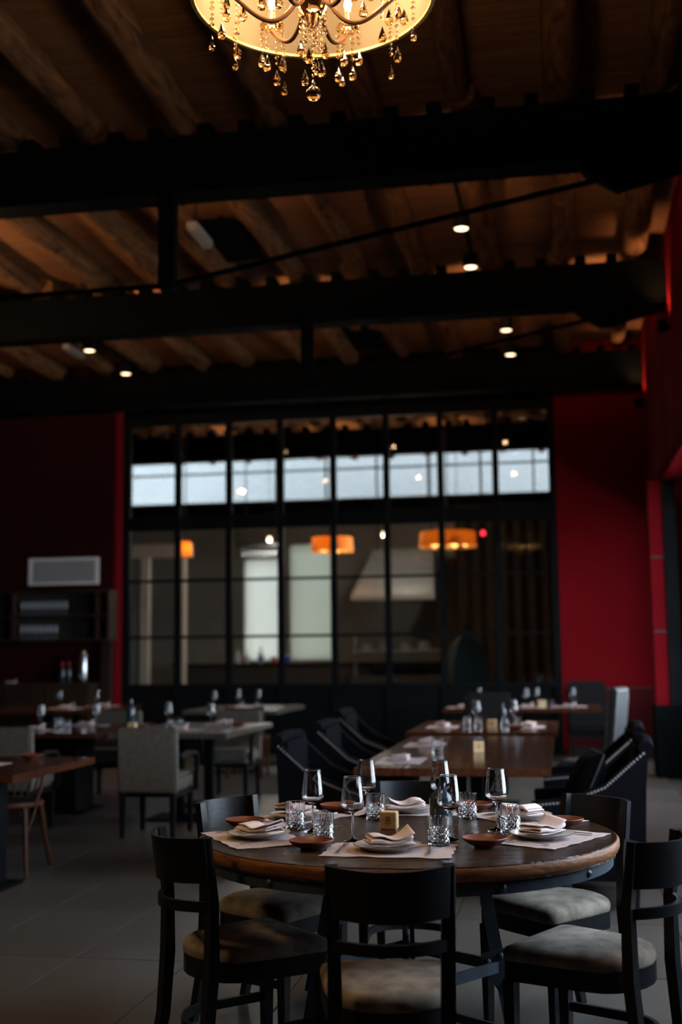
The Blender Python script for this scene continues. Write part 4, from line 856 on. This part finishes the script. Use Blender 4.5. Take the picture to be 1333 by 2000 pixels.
def beam_fill(x, y, label, power):  # hidden lamps added to brighten the ceiling bays
    t = thing('added_beam_uplight', label, 'uplight', (x, y, 5.07), 0, 'added uplights hidden behind the roof beams')
    ax = Vector((0, .87, .5)).normalized(); obj('cup', MB().tube([ax*-.06, ax*.05], .045, 14), BLACK_STEEL, t); obj('lamp_disc', MB().tube([ax*.0505, ax*.053], .04, 14), LAMPDISC, t); obj('bracket', MB().b2((-.015, -.045, -.065), (.015, -.01, -.02)), BLACK_STEEL, t)
    l = bpy.data.lights.new('beam_fill_lamp', 'SPOT'); l.energy = power; l.color = (1, .56, .27); l.spot_size = rad(85); l.spot_blend = .8; l.shadow_soft_size = .04
    lo = bpy.data.objects.new('beam_fill_lamp', l); COL.objects.link(lo); lo.parent = t; lo.location = ax*.06; lo.rotation_euler = (rad(90+30), 0, 0)
for k, x in enumerate((-6.9, -4.9, -2.9, -.9, .55)):
    nm = ('first', 'second', 'third', 'fourth', 'fifth')[k]
    beam_fill(x, BEAMS[3]+.18, nm+' added uplight from the left, hidden behind the middle roof beam', 55)
    if k: beam_fill(x, BEAMS[2]+.18, nm+' added uplight from the left, hidden behind the nearest roof beam', 38)
def far_chandelier(x, y, z, R, label, hang=True):
    t = thing('far_chandelier', label, 'chandelier', (x, y, z), 0, 'amber chandeliers in the far room')
    obj('shade', MB().lathe([(R, 0), (R*.94, .26), (R*.93, .26), (R*.99, 0)], 28), AMBERSHADE, t); obj('stem', MB().tube([(0, 0, .0), (0, 0, 5.7-z)], .012), BRONZE, t)
    for k in range(5 if R > .2 else 1):
        a = k*2*PI/5; r = R*.6 if R > .2 else 0
        am = obj('arm', MB().tube([(0, 0, .02), (r*math.cos(a), r*math.sin(a), .0)], .008, 6), BRONZE, t) if r else None
        obj('bulb', MB().lathe([(0, .0), (.05, .03), (.06, .08), (.03, .14), (0, .15)], 10, (r*math.cos(a), r*math.sin(a), 0)), WARMBULB, am or t)
    l = bpy.data.lights.new('far_chandelier_lamp', 'POINT'); l.energy = 14; l.color = (1, .55, .2); l.shadow_soft_size = .1
    lo = bpy.data.objects.new('far_chandelier_lamp', l); COL.objects.link(lo); lo.parent = t; lo.location = (0, 0, .12)
far_chandelier(-4.0, 21.0, 3.22, .38, 'amber chandelier in the far room, before the pale frosted window'); far_chandelier(-1.90, 20.6, 3.22, .50, 'largest amber chandelier in the far room, above the kitchen hood'); far_chandelier(-6.6, 20.6, 3.18, .11, 'small amber pendant at the left of the far room')
for n, (x, y, z, mm, lab) in enumerate([(-5.2, 21.2, 3.50, LAMPDISC, 'small round pendant bulb left of the glass rack'), (-3.05, 20.9, 3.50, LAMPDISC, 'small round pendant bulb above the kitchen hood'), (-1.32, 21.0, 3.48, REDLED, 'small red signal lamp at the right of the far room')]):
    t = thing('pendant_bulb', lab, 'lamp', (x, y, z))
    if n < 2:
        l = bpy.data.lights.new('pendant_lamp', 'POINT'); l.energy = 26; l.color = (1, .88, .72); l.shadow_soft_size = .06
        lo = bpy.data.objects.new('pendant_lamp', l); COL.objects.link(lo); lo.parent = t; lo.location = (0, 0, -.12)
    obj('bulb', MB().lathe([(0, -.045), (.035, -.03), (.045, 0), (.03, .035), (.015, .05), (0, .05)], 12), mm, t); obj('cord', MB().tube([(0, 0, .05), (0, 0, ZC+.02-z)], .006, 6), BLACK_STEEL, t)

for k, x in enumerate((-8.6, -6.4, -4.2, -2.0)): beam_fill(x, 21.3+.18, ('first', 'second', 'third', 'fourth')[k]+' added uplight from the left, hidden behind the far room beam', 60)  # added out of sight to brighten the far room ceiling
